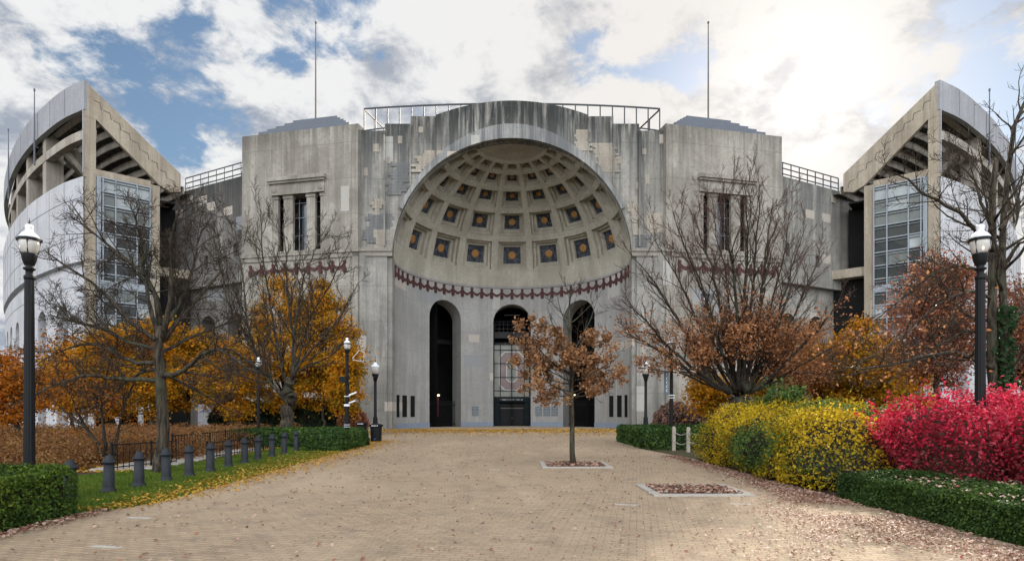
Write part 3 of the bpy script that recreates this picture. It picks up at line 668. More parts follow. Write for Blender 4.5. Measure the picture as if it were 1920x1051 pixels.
# ---------------------------------------------------------------- grandstands
PATH = [(-39.9, 54.85), (-43, 56.5), (-46.5, 58.9), (-51.6, 62.8), (-57.6, 68.1), (-63.9, 74.4), (-71.2, 82.4), (-78.5, 92.0), (-84, 102)]
def catmull(pts, n=8):
    o = []; p = [np.array(q, float) for q in pts]; p = [2*p[0]-p[1]]+p+[2*p[-1]-p[-2]]
    for i in range(1, len(p)-2):
        for k in range(n):
            t = k/n; a, b, c, d_ = p[i-1:i+3]
            o.append(.5*((2*b)+(-a+c)*t+(2*a-5*b+4*c-d_)*t*t+(-a+3*b-3*c+d_)*t**3))
    o.append(p[-2]); return o
CP = catmull(PATH); CL = [0.0]
for a, b in zip(CP[:-1], CP[1:]): CL.append(CL[-1]+float(np.linalg.norm(b-a)))
def cpath(u):
    i = max(0, min(len(CP)-2, int(np.searchsorted(CL, u))-1)); f = (u-CL[i])/(CL[i+1]-CL[i]); q = CP[i]+(CP[i+1]-CP[i])*f
    a, b = CP[max(0, i-1)], CP[min(len(CP)-1, i+2)]; t = (b-a)/np.linalg.norm(b-a); return q, t
for s in (-1, 1):
    gs = empty('grandstand', (0, 0, 0), 'left grandstand, white curved wall below and tan sloping end beam above a glazed stair' if s < 0 else 'right grandstand, pale curved wall and sloping seating end behind the bare ivy clad tree', 'grandstand', 'grandstands flanking the rotunda')
    def pm(u, z, dd, s=s):
        q, t = cpath(u); n_ = (t[1], -t[0]); return (-s*(q[0]+n_[0]*dd), q[1]+n_[1]*dd, z)
    O = Vector((-40.0, 54.85)); E = Vector((.764, .645))
    def em(u, z, dd, s=s):
        q = O+E*u; n_ = (-.645, .764); return (-s*(q.x+n_[0]*dd), q.y+n_[1]*dd, z)
    UL = CL[-1]-.5
    def ebx(mb, ua, ub, za, zc, d0, d1, mi=0): mb.hexa([em(ua, za, d0), em(ub, za, d0), em(ub, za, d1), em(ua, za, d1)], [em(ua, zc, d0), em(ub, zc, d0), em(ub, zc, d1), em(ua, zc, d1)], mi)
    def pbx(mb, ua, ub, za, zc, d0, d1, mi=0): mb.hexa([pm(ua, za, d0), pm(ub, za, d0), pm(ub, za, d1), pm(ua, za, d1)], [pm(ua, zc, d0), pm(ub, zc, d0), pm(ub, zc, d1), pm(ua, zc, d1)], mi)
    # white outer wall with tall arches
    ops = [dict(u0=3.0+k*5.6, u1=5.6+k*5.6, zb=0, zs=10.6, arch=True, dep=1.6) for k in range(8)]
    mb = MB(); wall(mb, pm, 0, UL, 0, 15.0, ops, du=1.2); wall(mb, lambda u, z, dd: pm(u, z, dd-.15), 0, UL, 15.7, 23.6, [], du=1.2, cap=.8)
    wall(mb, lambda u, z, dd: pm(u, z, dd+.35), 0, UL, 15.0, 15.7, [], du=1.2)
    for i in range(60):
        a, b = UL*i/60, UL*(i+1)/60; mb.quad(pm(a, 15, 0), pm(b, 15, 0), pm(b, 15, .36), pm(a, 15, .36)); mb.quad(pm(a, 15.7, -.15), pm(b, 15.7, -.15), pm(b, 15.7, .36), pm(a, 15.7, .36))
    mb.obj('outer_wall', 'con_white', gs)
    mb = MB()
    for i in range(60):
        a, b = UL*i/60, UL*(i+1)/60
        for z in (21.6, 17.9): mb.hexa([pm(a, z, -.162), pm(b, z, -.162), pm(b, z, -.14), pm(a, z, -.14)], [pm(a, z+.07, -.162), pm(b, z+.07, -.162), pm(b, z+.07, -.14), pm(a, z+.07, -.14)])
        mb.hexa([pm(a, 13.4, -.012), pm(b, 13.4, -.012), pm(b, 13.4, .01), pm(a, 13.4, .01)], [pm(a, 13.46, -.012), pm(b, 13.46, -.012), pm(b, 13.46, .01), pm(a, 13.46, .01)])
    for k in range(14):
        u = 3.7*k+3.4; mb.hexa([pm(u, 15.7, -.165), pm(u+.05, 15.7, -.165), pm(u+.05, 15.7, -.14), pm(u, 15.7, -.14)], [pm(u, 23.5, -.165), pm(u+.05, 23.5, -.165), pm(u+.05, 23.5, -.14), pm(u, 23.5, -.14)])
        mb.hexa([pm(u, 30.0, -.115), pm(u+.06, 30.0, -.115), pm(u+.06, 30.0, -.08), pm(u, 30.0, -.08)], [pm(u, 32.5, -.115), pm(u+.06, 32.5, -.115), pm(u+.06, 32.5, -.08), pm(u, 32.5, -.08)])
    mb.obj('panel_joints', plain('joint_sealant', (.12, .125, .14), .9), gs)
    mb = MB()
    for i in range(60):
        a, b = UL*i/60, UL*(i+1)/60
        mb.hexa([pm(a, 29.85, -.1), pm(b, 29.85, -.1), pm(b, 29.85, .35), pm(a, 29.85, .35)], [pm(a, 32.6, -.1), pm(b, 32.6, -.1), pm(b, 32.6, .35), pm(a, 32.6, .35)])
    mb.obj('parapet', 'con_para', gs)
    mb = MB()
    for i in range(60):
        a, b = UL*i/60, UL*(i+1)/60
        mb.hexa([pm(a, 27.5, .35), pm(b, 27.5, .35), pm(b, 27.5, 1.0), pm(a, 27.5, 1.0)], [pm(a, 28.35, .35), pm(b, 28.35, .35), pm(b, 28.35, 1.0), pm(a, 28.35, 1.0)])
    mb.obj('ring_beam', 'con_rib', gs)
    # stepped seating seen from below; meets the end frame
    mb = MB(); K = 11
    def sm(i, dd, z):     # i in 0..60 along; the end section follows the end face
        if i == 0:
            w_ = dd*.98; return em(w_*.985+.1, z, .35)
        return pm(UL*i/60, z, dd)
    for k in range(K):
        dz = .68; d0, d1 = .6+k*.8, .6+(k+1)*.8; z = 30.9-k*dz
        for i in range(60):
            mb.quad(sm(i, d0, z), sm(i+1, d0, z), sm(i+1, d1, z), sm(i, d1, z), 1)  # tread undersides get darker concrete, their shade put into the colour
            mb.hexa([sm(i, d1-.12, z-dz-.05), sm(i+1, d1-.12, z-dz-.05), sm(i+1, d1, z-dz-.05), sm(i, d1, z-dz-.05)], [sm(i, d1-.12, z), sm(i+1, d1-.12, z), sm(i+1, d1, z), sm(i, d1, z)], 0)
    mb.obj('seating_deck', ['con_rib', 'con_dark'], gs)
    mb = MB()
    for i in range(60):
        a, b = UL*i/60, UL*(i+1)/60
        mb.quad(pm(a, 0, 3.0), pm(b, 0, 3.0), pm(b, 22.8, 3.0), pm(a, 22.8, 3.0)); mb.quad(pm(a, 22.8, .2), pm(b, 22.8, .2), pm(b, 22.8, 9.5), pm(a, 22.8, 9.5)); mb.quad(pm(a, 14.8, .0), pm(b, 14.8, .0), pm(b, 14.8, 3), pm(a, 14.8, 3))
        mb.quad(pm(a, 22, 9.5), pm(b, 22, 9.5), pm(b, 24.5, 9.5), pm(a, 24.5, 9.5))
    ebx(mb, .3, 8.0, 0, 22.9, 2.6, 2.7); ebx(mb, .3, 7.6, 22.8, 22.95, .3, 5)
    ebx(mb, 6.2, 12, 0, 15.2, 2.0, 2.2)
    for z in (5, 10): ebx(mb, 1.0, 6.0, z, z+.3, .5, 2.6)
    mb.obj('interior', 'interior', gs)
    us = [i for i in (10.6, 17.8, 25, 32.2, 39.4)]
    for u in us:
        mb = MB(); pbx(mb, u-.55, u+.55, 23.0, 30.0, .4, 1.9); mb.obj('column', 'con_rib', gs)
        mb = MB(); mb.beam(pm(u+.1, 30.2, .8), pm(u+.1, 23.2, 9.0), .8, .9); mb.obj('raker_beam', 'con_rib', gs)
    mb = MB(); mb.beam(pm(6.0, 28.3, .9), pm(7.5, 22.9, 6.5), .7, .9); mb.obj('raker_beam', 'con_rib', gs)
    # end frame
    ef = bpy.data.objects.new('end_frame', None); col.objects.link(ef); ef.parent = gs
    poly = [(0, 32.6), (0, 29.3), (.95, 29.2), (5.3, 25.1), (6.15, 24.3), (7.1, 23.85), (8.0, 24.1), (8.0, 25.9)]
    mb = MB(); mb.hexa([em(u, z, 0) for u, z in poly], [em(u, z, .5) for u, z in poly]); mb.obj('sloping_beam', 'con_tan', ef)
    rr = random.Random(5); mb = MB()      # stepped crack lines of the seat rows cast in the beam
    for k in range(9):
        u = .7+k*.78; z = 31.0-k*.735
        mb.beam(em(u, z, -.012), em(u+.5, z-.12, -.012), .02, .05); mb.beam(em(u+.5, z-.1, -.012), em(u+.62, z-.75, -.012), .05, .02)
    mb.obj('step_joints', plain('dark_joint_line', (.10, .085, .07), .95), ef)  # dark brown lines along the stepped joints
    for ua, ub, zt in ((.0, .9, 29.3), (5.35, 6.15, 24.2)):
        mb = MB(); ebx(mb, ua, ub, 0, zt, .02, .9); mb.obj('column', 'con_tan', ef)
    mb = MB(); ebx(mb, .9, 5.35, 23.9, 24.55, .03, .85); mb.obj('top_beam', 'con_tan', ef)
    mb = MB(); mb.beam(em(-.05, 24, .12), em(-.05, 32.6, .12), .12, .12); mb.obj('corner_flashing', 'con_para', ef)
    # glazed stair
    gz = bpy.data.objects.new('glazed_stair', None); col.objects.link(gz); gz.parent = gs
    mb = MB(); cu = (1.25, 2.45, 4.2, 5.3); rg = random.Random(3)
    for k in range(17):
        for j in range(3):
            zt_ = 23.85-k*1.3; zb_ = max(2.6, zt_-1.3); tl = rg.uniform(-.03, .03)
            mb.quad(em(cu[j], zb_, .13), em(cu[j+1], zb_, .13+tl), em(cu[j+1], zt_, .13-tl*.5), em(cu[j], zt_, .13), 2 if k < 1 or rg.random() < .12 else (1 if k < 3 or rg.random() < .3 else 0))  # upper rows paler: their reflection is put into the glass colour
    mb.obj('glass', ['glass', 'glass_mid', 'glass_pale'], gz)
    mb = MB()
    for u in (1.22, 1.45, 2.45, 4.2, 5.3): ebx(mb, u-.05, u+.05, 2.6, 23.9, -.12, .11)
    z = 23.85
    for k in range(17):
        zz = 23.85-k*1.3; ebx(mb, 1.2, 5.33, zz-.05, zz+.05, -.06, .12); ebx(mb, 1.2, 5.33, zz-.30, zz-.26, -.04, .12)
    ebx(mb, 1.2, 5.33, 13.5, 14.1, -.1, .12); ebx(mb, .95, 1.25, 2.6, 23.9, -.02, .4)
    mb.obj('mullions', 'steelframe', gz)
    # portico of white posts
    mb = MB(); ebx(mb, -.2, 6.3, 1.75, 2.55, -3.2, .0)
    for k in range(4): ebx(mb, .1+k*1.9, .5+k*1.9, 0, 1.75, -3.1, -2.7)
    mb.obj('portico', 'con_white', gs)
    mb = MB(); ebx(mb, 8.6, 13.5, 0, 2.4, -5.0, -4.6); mb.obj('low_wall', 'con_para', gs)
    mb = MB(); ebx(mb, 10.6, 11.9, 1.0, 1.8, -5.06, -5.0); mb.obj('notice_panel', 'plaque', gs)
    # floors in the slot beside the rotunda wing
    for za, zb in ((15.4, 16.3), (8.5, 8.9)):
        mb = MB(); ebx(mb, 6.15, 9.5, za, zb, .6, 2.0); mb.obj('floor_slab', 'con_tan', gs)
    for u, zt, zb in ((10.9, 0, 0), (25.3, 0, 0)):
        q = pm(u, 0, -.35); px = 57 if u < 20 else 13; tz = P(px, 165 if u < 20 else 240, q[1]).z
        mb = MB(); mb.lathe([(.09, 0), (.07, 4), (.045, tz-27.4), (.09, tz-27.3), (.09, tz-27.1), (0, tz-27.0)], (q[0], q[1], 27.0), 8); mb.box((q[0], q[1]+.2, 29.0), (.12, .5, .12))
        mb.obj('flagpole', 'roofmetal', gs)
# ---------------------------------------------------------------- vegetation helpers
def leaves(name, pts, size, mat, parent=None, nrm=None, spread=1.0, stretch=1.5, fold=.25, flat=False):
    pts = np.asarray(pts, float); n = len(pts)
    sz = size*(.6+.8*nr.random(n))
    v = nr.normal(size=(n, 3)); v /= np.linalg.norm(v, axis=1)[:, None]
    if nrm is not None: v = np.asarray(nrm)+v*spread; v /= np.linalg.norm(v, axis=1)[:, None]
    if flat: v = nr.normal(size=(n, 3))*.28+np.array([0, 0, 1]); v /= np.linalg.norm(v, axis=1)[:, None]
    r_ = nr.normal(size=(n, 3)); a = np.cross(v, r_); a /= np.linalg.norm(a, axis=1)[:, None]; b = np.cross(v, a)
    L_ = (sz*stretch*.5)[:, None]; W_ = (sz*.5)[:, None]
    co = np.empty((n, 4, 3)); co[:, 0] = pts-a*L_; co[:, 1] = pts+b*W_+v*W_*fold; co[:, 2] = pts+a*L_; co[:, 3] = pts-b*W_+v*W_*fold
    me = bpy.data.meshes.new(name); me.vertices.add(4*n); me.vertices.foreach_set('co', co.ravel())
    me.loops.add(4*n); me.loops.foreach_set('vertex_index', np.arange(4*n, dtype=np.int32))
    me.polygons.add(n); me.polygons.foreach_set('loop_start', np.arange(0, 4*n, 4, dtype=np.int32))
    me.update(calc_edges=True); me.materials.append(M[mat])
    o = bpy.data.objects.new(name, me); col.objects.link(o)
    if parent: fix(o, parent)
    return o
def lump(n, seed=0, k=7, amp=.16):
    r_ = np.random.default_rng(seed); ds = r_.normal(size=(k, 3)); ds /= np.linalg.norm(ds, axis=1)[:, None]; fr = r_.uniform(2, 6, k); ph = r_.uniform(0, 6, k)
    return 1+amp*sum(np.sin(n@ds[i]*fr[i]+ph[i]) for i in range(k))/math.sqrt(k)*1.3
def ellips(c, rad, n, seed=0, shell=(.82, 1.04), amp=.16, lower=-.35):
    v = nr.normal(size=(int(n*1.6), 3)); v /= np.linalg.norm(v, axis=1)[:, None]; v = v[v[:, 2] > lower][:n]
    rr = (shell[0]+(shell[1]-shell[0])*nr.random(len(v)))*lump(v, seed, amp=amp)
    rr = rr*(1+.045*np.sin(v@np.array([11., 5, 3])+seed)*np.sin(v@np.array([-4., 12, 5]))+.04*np.sin(v@np.array([19., -8, 14]))*np.sin(v@np.array([6., 17, -15])))
    return np.array(c)+v*np.array(rad)*rr[:, None], v
def core_ell(mb, c, rad, seed, k=.84, amp=.16):
    vs = []; A, B = 24, 14
    for j in range(B+1):
        ph = -math.pi*.5+math.pi*j/B
        for i in range(A):
            t = 2*math.pi*i/A; vs.append((math.cos(t)*math.cos(ph), math.sin(t)*math.cos(ph), math.sin(ph)))
    vs = np.array(vs); rr = lump(vs, seed, amp=amp)[:, None]*k; co = np.array(c)+vs*np.array(rad)*rr; co[:, 2] = np.maximum(co[:, 2], 0)
    mb.add(co.tolist(), [(j*A+i, j*A+(i+1) % A, (j+1)*A+(i+1) % A, (j+1)*A+i) for j in range(B) for i in range(A)])
def hedge(name, x0, x1, y0, y1, h, n, size, mat, label, cat='hedge', group=None, rad=.18, amp=.05, core='core', skipback=True):
    root = empty(name, ((x0+x1)/2, (y0+y1)/2, 0), label, cat, group)
    mb = MB(); i_ = .09+amp*.75; mb.box(((x0+x1)/2, (y0+y1)/2, (h-i_)/2), (x1-x0-2*i_, y1-y0-2*i_, h-i_)); fix(mb.obj('branches', core), root)
    cx, cy = (x0+x1)/2, (y0+y1)/2; hx, hy = (x1-x0)/2, (y1-y0)/2
    ar = [('t', 4*hx*hy), ('f', 2*hx*h), ('l', 2*hy*h), ('r', 2*hy*h), ('b', 2*hx*h*.3)]; tot = sum(a for _, a in ar); pp = []; nn_ = []
    for kf, a in ar:
        m_ = int(n*a/tot); u = nr.random(m_)*2-1; v_ = nr.random(m_)
        if kf == 't': q = np.stack([u*hx, (v_*2-1)*hy, np.full(m_, h)], 1); no = (0, 0, 1)
        elif kf in 'fb': q = np.stack([u*hx, np.full(m_, -hy if kf == 'f' else hy), v_*h], 1); no = (0, -1 if kf == 'f' else 1, 0)
        else: q = np.stack([np.full(m_, -hx if kf == 'l' else hx), u*hy, v_*h], 1); no = (-1 if kf == 'l' else 1, 0, 0)
        pp.append(q); nn_.append(np.tile(no, (m_, 1)))
    q = np.concatenate(pp); no = np.concatenate(nn_).astype(float)
    lim = np.array([hx, hy, h])-rad; z = q.copy(); 
    cl = np.stack([np.clip(q[:, 0], -lim[0], lim[0]), np.clip(q[:, 1], -lim[1], lim[1]), np.minimum(q[:, 2], lim[2])], 1)
    dv = q-cl; ln = np.linalg.norm(dv, axis=1); k = ln > rad; dv[k] *= (rad/ln[k])[:, None]; q = cl+dv
    wob = (np.sin(q[:, 0]*3.1+q[:, 2]*4)+np.sin(q[:, 1]*2.7+1)+np.sin(q[:, 2]*6+q[:, 1]*5+q[:, 0]*4))*amp*.4+nr.normal(size=len(q))*.018-nr.random(len(q))*.07
    q += no*wob[:, None]; q[:, 2] = np.maximum(q[:, 2], .01); q[:, :2] += (cx, cy)
    leaves('foliage', q, size, mat, root, no, .9); return root
def bush(name, ells, n, size, mats, label, cat='bush', group=None, amp=.16, core='core', corek=.82, lower=-.4, spread=1.3, sprigs=0, zs=None):
    c0 = ells[0][0]; root = empty(name, (c0[0], c0[1], 0), label, cat, group)
    mb = MB(); tot = sum(e[1][0]*e[1][2]+e[1][1]*e[1][2] for e in ells); allp = {}; 
    for i, (c, rd) in enumerate(ells):
        core_ell(mb, c, rd, i+len(label), corek, amp)
        m_ = int(n*(rd[0]*rd[2]+rd[1]*rd[2])/tot); q, no = ellips(c, rd, m_, i+len(label), (.80, 1.03), amp, lower)
        if sprigs:
            base, bn = ellips(c, rd, sprigs, i+len(label), (.98, 1.0), amp, 0.0)
            for b_, n2 in zip(base, bn):
                ln = rnd.uniform(.08, .34); kk = 9; tt = nr.random(kk)[:, None]; dr_ = n2*.6+np.array([0, 0, .7])+nr.normal(size=3)*.25
                q = np.concatenate([q, b_+dr_*tt*ln+nr.normal(size=(kk, 3))*.02]); no = np.concatenate([no, np.tile(n2, (kk, 1))])
        k = q[:, 2] > .02; q, no = q[k], no[k]
        f = mats if isinstance(mats, str) else None
        sel = np.zeros(len(q), int)
        if not f:
            fld = np.sin(q[:, 0]*1.3+q[:, 2]*2.6+1)+np.sin(q[:, 1]*1.25+3.5+q[:, 2]*.8)*1.0+.35*np.sin(q[:, 1]*3.1+q[:, 2]*5)+nr.normal(size=len(q))*.45+.25
            sel = np.clip(((fld+2)/4*len(mats)).astype(int), 0, len(mats)-1)
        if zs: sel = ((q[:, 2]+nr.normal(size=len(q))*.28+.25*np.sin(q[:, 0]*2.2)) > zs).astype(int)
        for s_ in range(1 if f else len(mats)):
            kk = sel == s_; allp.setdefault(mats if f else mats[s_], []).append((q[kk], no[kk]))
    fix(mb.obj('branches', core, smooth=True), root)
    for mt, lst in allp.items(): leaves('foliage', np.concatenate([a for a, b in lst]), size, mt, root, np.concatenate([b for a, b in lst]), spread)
    return root
class Tree:
    def __init__(s, seed=1): s.r = random.Random(seed); s.big = MB(); s.small = MB(); s.tips = []; s.segs = []
    def limb(s, pts, r0, r1, lev=0, maxlev=3, L=None, dens=1.0, up=.25, ang=(30, 60), sizes=(5, 4, 3, 3), minr=.006, keep=.15, kids=True):
        pts = [Vector(p) for p in pts]
        if len(pts) < 7 and lev == 0:
            q = [np.array(p) for p in pts]; c_ = catmull_n(q, 4); pts = [Vector(p) for p in c_]
        N = len(pts); rad = [r0+(r1-r0)*(i/(N-1))**.8 for i in range(N)]
        if lev == 0:
            pts = [p+Vector((s.r.gauss(0, 1), s.r.gauss(0, 1), s.r.gauss(0, 1)))*(.22*r0 if 0 < i < N-1 else 0) for i, p in enumerate(pts)]
        (s.big if lev < 2 and r0 > .02 else s.small).tube(pts, rad, sizes[min(lev, 3)]+(3 if r0 > .1 else 0))
        ln = sum((pts[i+1]-pts[i]).length for i in range(N-1)); L = L or ln
        if lev >= maxlev or not kids:
            s.tips.append(pts[-1]); s.segs.append((pts[0], pts[-1])); return
        nk = max(2, int(dens*(3.2+ln*(2.6 if lev == 0 else 4.2 if lev == 1 else 6.5))*s.r.uniform(.8, 1.2)))
        for i in range(nk):
            t = keep+(1-keep)*(i+s.r.random())/nk; x = t*(N-1); k = min(N-2, int(x)); f = x-k
            p = pts[k].lerp(pts[k+1], f); tg = (pts[k+1]-pts[k]).normalized(); rr = rad[k]+(rad[k+1]-rad[k])*f
            ax = Vector((s.r.gauss(0, 1), s.r.gauss(0, 1), s.r.gauss(0, 1))).cross(tg)
            if ax.length < .01: continue
            a = R(s.r.uniform(*ang)); dr_ = (Matrix.Rotation(a, 3, ax.normalized()) @ tg)
            l2 = ln*s.r.uniform(.28, .5)*(1.05-.55*t)*(1 if lev else .8)
            l2 = max(.18, min(l2, 2.6)); nr_ = max(minr, min(rr*.6, l2*.018)); n2 = 5 if lev < 1 else 4 if lev < 2 else 3; q = [p]; cur = dr_.copy()
            for j in range(n2):
                cur = (cur+Vector((s.r.gauss(0, .16), s.r.gauss(0, .16), s.r.gauss(0, .13)+up*.35))).normalized(); q.append(q[-1]+cur*l2/n2)
            s.limb(q, nr_, minr*.7 if lev else minr, lev+1, maxlev, l2, dens, up, ang, sizes, minr, keep=.2)
    def build(s, name, base, label, cat='tree', group=None, bark_='bark', twig='twig'):
        root = empty(name, (base[0], base[1], 0), label, cat, group)
        fix(s.big.obj('trunk', bark_, smooth=True), root)
        if s.small.v: fix(s.small.obj('branches', twig, smooth=True), root)
        return root
def catmull_n(pts, n):
    o = []; p = [2*pts[0]-pts[1]]+list(pts)+[2*pts[-1]-pts[-2]]
    for i in range(1, len(p)-2):
        for k in range(n):
            t = k/n; a, b, c, d_ = p[i-1:i+3]; o.append(.5*((2*b)+(-a+c)*t+(2*a-5*b+4*c-d_)*t*t+(-a+3*b-3*c+d_)*t**3))
    o.append(p[-2]); return o
def pl_(lst, Y, dY=0.0):      # limb path from picture columns, its depth drifting by dY along the limb
    n = len(lst)-1; return [P(x, y, Y+dY*(i/n)**1.0) for i, (x, y) in enumerate(lst)]
def tipleaves(T, n, size, mat, root, spread=.25, filt=None, name='foliage'):
    tips = [t for t in T.tips if filt is None or filt(t)]; rnd.shuffle(tips)
    if not tips: return
    tp = np.array([tuple(t) for t in tips]); i = nr.integers(0, len(tp), n); q = tp[i]+nr.normal(size=(n, 3))*spread
    leaves(name, q, size, mat, root, stretch=1.6, fold=.4)
# ---------------------------------------------------------------- the big bare trees
# left
T = Tree(3); Y = 16.3
T.limb([P(300, 893, Y), P(300, 870, Y), P(302, 800, Y), P(298, 730, Y), P(300, 690, Y), P(299, 640, Y), P(303, 612, Y)], .17, .12, kids=False, sizes=(12, 8, 4, 3))
T.big.tube([P(300, 892, Y)+Vector((0, 0, -.05)), P(300, 872, Y), P(301, 850, Y)], [.25, .18, .165], 14)
for path, dY, r0 in (([(303, 640), (311, 603), (321, 560), (324, 502), (320, 445), (332, 405), (345, 378)], -1.0, .10),
                     ([(302, 625), (294, 560), (272, 515), (255, 500), (216, 469), (165, 427), (136, 385)], 1.2, .10),
                     ([(299, 640), (285, 631), (248, 603), (205, 560), (172, 528), (120, 496), (85, 470)], -1.5, .09),
                     ([(305, 640), (330, 603), (350, 590), (384, 547), (413, 508), (408, 488), (445, 470)], .8, .085),
                     ([(300, 705), (343, 697), (377, 663), (419, 659), (457, 686), (492, 700)], -2.0, .09),
                     ([(297, 713), (228, 711), (171, 703), (114, 716), (57, 741)], -2.2, .08),
                     ([(298, 680), (244, 675), (183, 646), (126, 652), (70, 682)], 1.8, .08),
                     ([(300, 640), (278, 560), (270, 500), (264, 453), (254, 415), (262, 385)], -1.4, .07),
                     ([(308, 610), (340, 560), (362, 500), (372, 445), (400, 400)], 2.0, .07),
                     ([(300, 665), (340, 640), (390, 620), (440, 600), (470, 590)], 2.4, .06),
                     ([(299, 655), (240, 640), (190, 615), (130, 600), (90, 590)], 2.4, .06),
                     ([(300, 690), (260, 700), (210, 740), (165, 770)], 2.0, .05), ([(302, 700), (350, 720), (400, 750), (430, 770)], 2.2, .05)):
    T.limb(pl_(path, Y, dY), r0, .015, dens=1.2, maxlev=3, ang=(28, 65), up=.12, minr=.0055)
T.build('bare_tree', P(300, 885, Y), 'large leafless tree with thick low limbs standing on the left lawn behind the bollards')
# second left tree
T = Tree(5); Y = 30.0
T.limb([P(538, 836, Y), P(538, 800, Y), P(539, 765, Y), P(541, 740, Y), P(545, 715, Y)], .34, .30, kids=False, sizes=(12, 8, 4, 3))
for path, dY, r0 in (([(536, 750), (518, 728), (495, 700), (478, 655), (463, 606), (457, 535), (440, 430)], 1, .2),
                     ([(541, 730), (530, 690), (516, 623), (505, 553), (492, 470), (488, 400)], -2, .16),
                     ([(545, 720), (552, 680), (555, 606), (566, 535), (590, 470), (620, 430)], 1.5, .17),
                     ([(548, 710), (568, 672), (604, 634), (640, 588), (672, 530)], -1.5, .14),
                     ([(546, 710), (550, 640), (540, 560), (536, 480), (530, 420)], 3, .13),
                     ([(495, 702), (446, 662), (410, 655), (375, 680), (345, 690)], -3, .13),
                     ([(490, 690), (455, 620), (425, 560), (415, 480), (410, 440)], 2, .12),
                     ([(550, 700), (590, 680), (630, 660), (665, 610)], 3, .1), ([(500, 700), (470, 690), (440, 700), (410, 710)], 3, .1), ([(556, 690), (580, 600), (615, 540), (645, 480)], -3, .1)):
    T.limb(pl_(path, Y, dY), r0*.62, .02, dens=.8, maxlev=3, ang=(22, 50), up=.3, minr=.009)
T.build('bare_tree', P(538, 836, Y), 'leafless broad tree rising from behind the green hedge in front of the left tower')
# fan tree
T = Tree(9); Y = 28.0
T.limb([P(1392, 825, Y), P(1390, 780, Y), P(1388, 750, Y), P(1388, 728, Y)], .5, .42, kids=False, sizes=(12, 8, 4, 3))
fan = [(1165, 560, 1245, 640), (1180, 470, 1265, 590), (1165, 620, 1250, 665), (1215, 430, 1290, 560), (1262, 395, 1318, 540), (1300, 400, 1340, 520), (1335, 370, 1362, 520), (1362, 352, 1378, 540), (1395, 345, 1398, 520), (1425, 345, 1412, 540), (1450, 370, 1430, 540), (1480, 400, 1450, 560), (1512, 420, 1468, 560), (1545, 470, 1490, 590), (1575, 560, 1510, 640), (1590, 640, 1510, 680), (1200, 690, 1280, 700), (1540, 700, 1480, 700), (1285, 460, 1330, 580), (1440, 430, 1425, 590), (1500, 500, 1455, 620)]
for i, (tx, ty, mx_, my) in enumerate(fan):
    dY = rnd.uniform(-3.5, 3.5); sx_ = 1388+(mx_-1388)*.14+rnd.uniform(-3, 3)
    T.limb(pl_([(sx_, 736), (sx_+(mx_-sx_)*.45, 736-(736-my)*.38), (mx_, my), ((mx_+tx)/2+rnd.uniform(-6, 6), (my+ty)/2), (tx, ty)], Y, dY), rnd.uniform(.07, .13), .014, dens=.7, maxlev=3, ang=(14, 42), up=.25, minr=.008, keep=.06)
root = T.build('fan_tree', P(1390, 820, Y), 'fan shaped tree with bare upper branches and clinging rusty leaves, right of the entrance', bark_='bark_dark', twig='twig_red')
cz = P(1390, 640, Y)
tipleaves(T, 12500, .08, 'rust', root, .15, lambda t: rnd.random() < .42-.20*(t.z-cz.z+.3)-.05*max(0, abs(t.x-cz.x)-3))
tipleaves(T, 1200, .08, 'rust', root, .16, lambda t: cz.z-1 < t.z < cz.z+2.2 and abs(t.x-cz.x) < 2.6)
# right tree with ivy
T = Tree(12); Y = 14.5
T.limb([P(1876, 900, Y), P(1872, 780, Y), P(1864, 690, Y), P(1860, 600, Y), P(1861, 500, Y), P(1860, 430, Y), P(1859, 360, Y), P(1868, 300, Y)], .14, .06, dens=.5, maxlev=3, keep=.5)
T.limb([P(1876, 900, Y), P(1884, 760, Y), P(1884, 680, Y), P(1880, 600, Y), P(1872, 500, Y), P(1880, 410, Y+.4), P(1890, 320, Y+.6), P(1905, 235, Y+.8), P(1922, 190, Y+1)], .13, .04, dens=.6, maxlev=3, keep=.4)
for path, dY, r0 in (([(1862, 470), (1828, 431), (1786, 390), (1737, 367), (1700, 335), (1660, 320)], -1.0, .07),
                     ([(1862, 690), (1834, 678), (1788, 659), (1731, 667), (1674, 684), (1617, 691), (1560, 686)], -1.5, .07),
                     ([(1862, 640), (1832, 623), (1804, 623), (1760, 649), (1727, 665), (1660, 720)], 1.2, .05),
                     ([(1861, 530), (1830, 505), (1790, 500), (1740, 520), (1690, 560), (1640, 600)], 1.5, .05),
                     ([(1862, 440), (1840, 380), (1822, 330), (1790, 300), (1770, 270)], 1.0, .05),
                     ([(1862, 560), (1820, 545), (1760, 570), (1690, 630), (1600, 690)], -1.8, .045),
                     ([(1868, 640), (1900, 600), (1930, 560), (1980, 520)], 1, .07), ([(1872, 520), (1900, 470), (1925, 450), (1960, 440)], -1, .06), ([(1875, 430), (1905, 395), (1935, 370), (1970, 340)], 1, .05),
                     ([(1862, 600), (1815, 590), (1770, 540), (1730, 500), (1700, 480)], 1.8, .045), ([(1870, 720), (1900, 690), (1940, 640)], .8, .07)):
    T.limb(pl_(path, Y, dY), r0, .012, dens=1.0, maxlev=3, ang=(25, 60), up=.15, minr=.005)
root = T.build('ivy_clad_tree', P(1876, 900, Y), 'leafless tree with ivy on its forked trunk behind the red bush and right lamp')
q = []
for k in range(1000):
    t = rnd.random(); y = 575+t*150; c = P(1880+3*math.sin(t*9), y, Y); a = rnd.random()*6.28; rr = .12+.13*rnd.random()*(1+math.sin(t*14)*.5); q.append((c.x+rr*math.cos(a), c.y+rr*math.sin(a), c.z))
leaves('ivy', q, .085, 'ivy', root, stretch=1.1)
tipleaves(T, 420, .05, 'rust', root, .15, lambda t: t.z < 5)
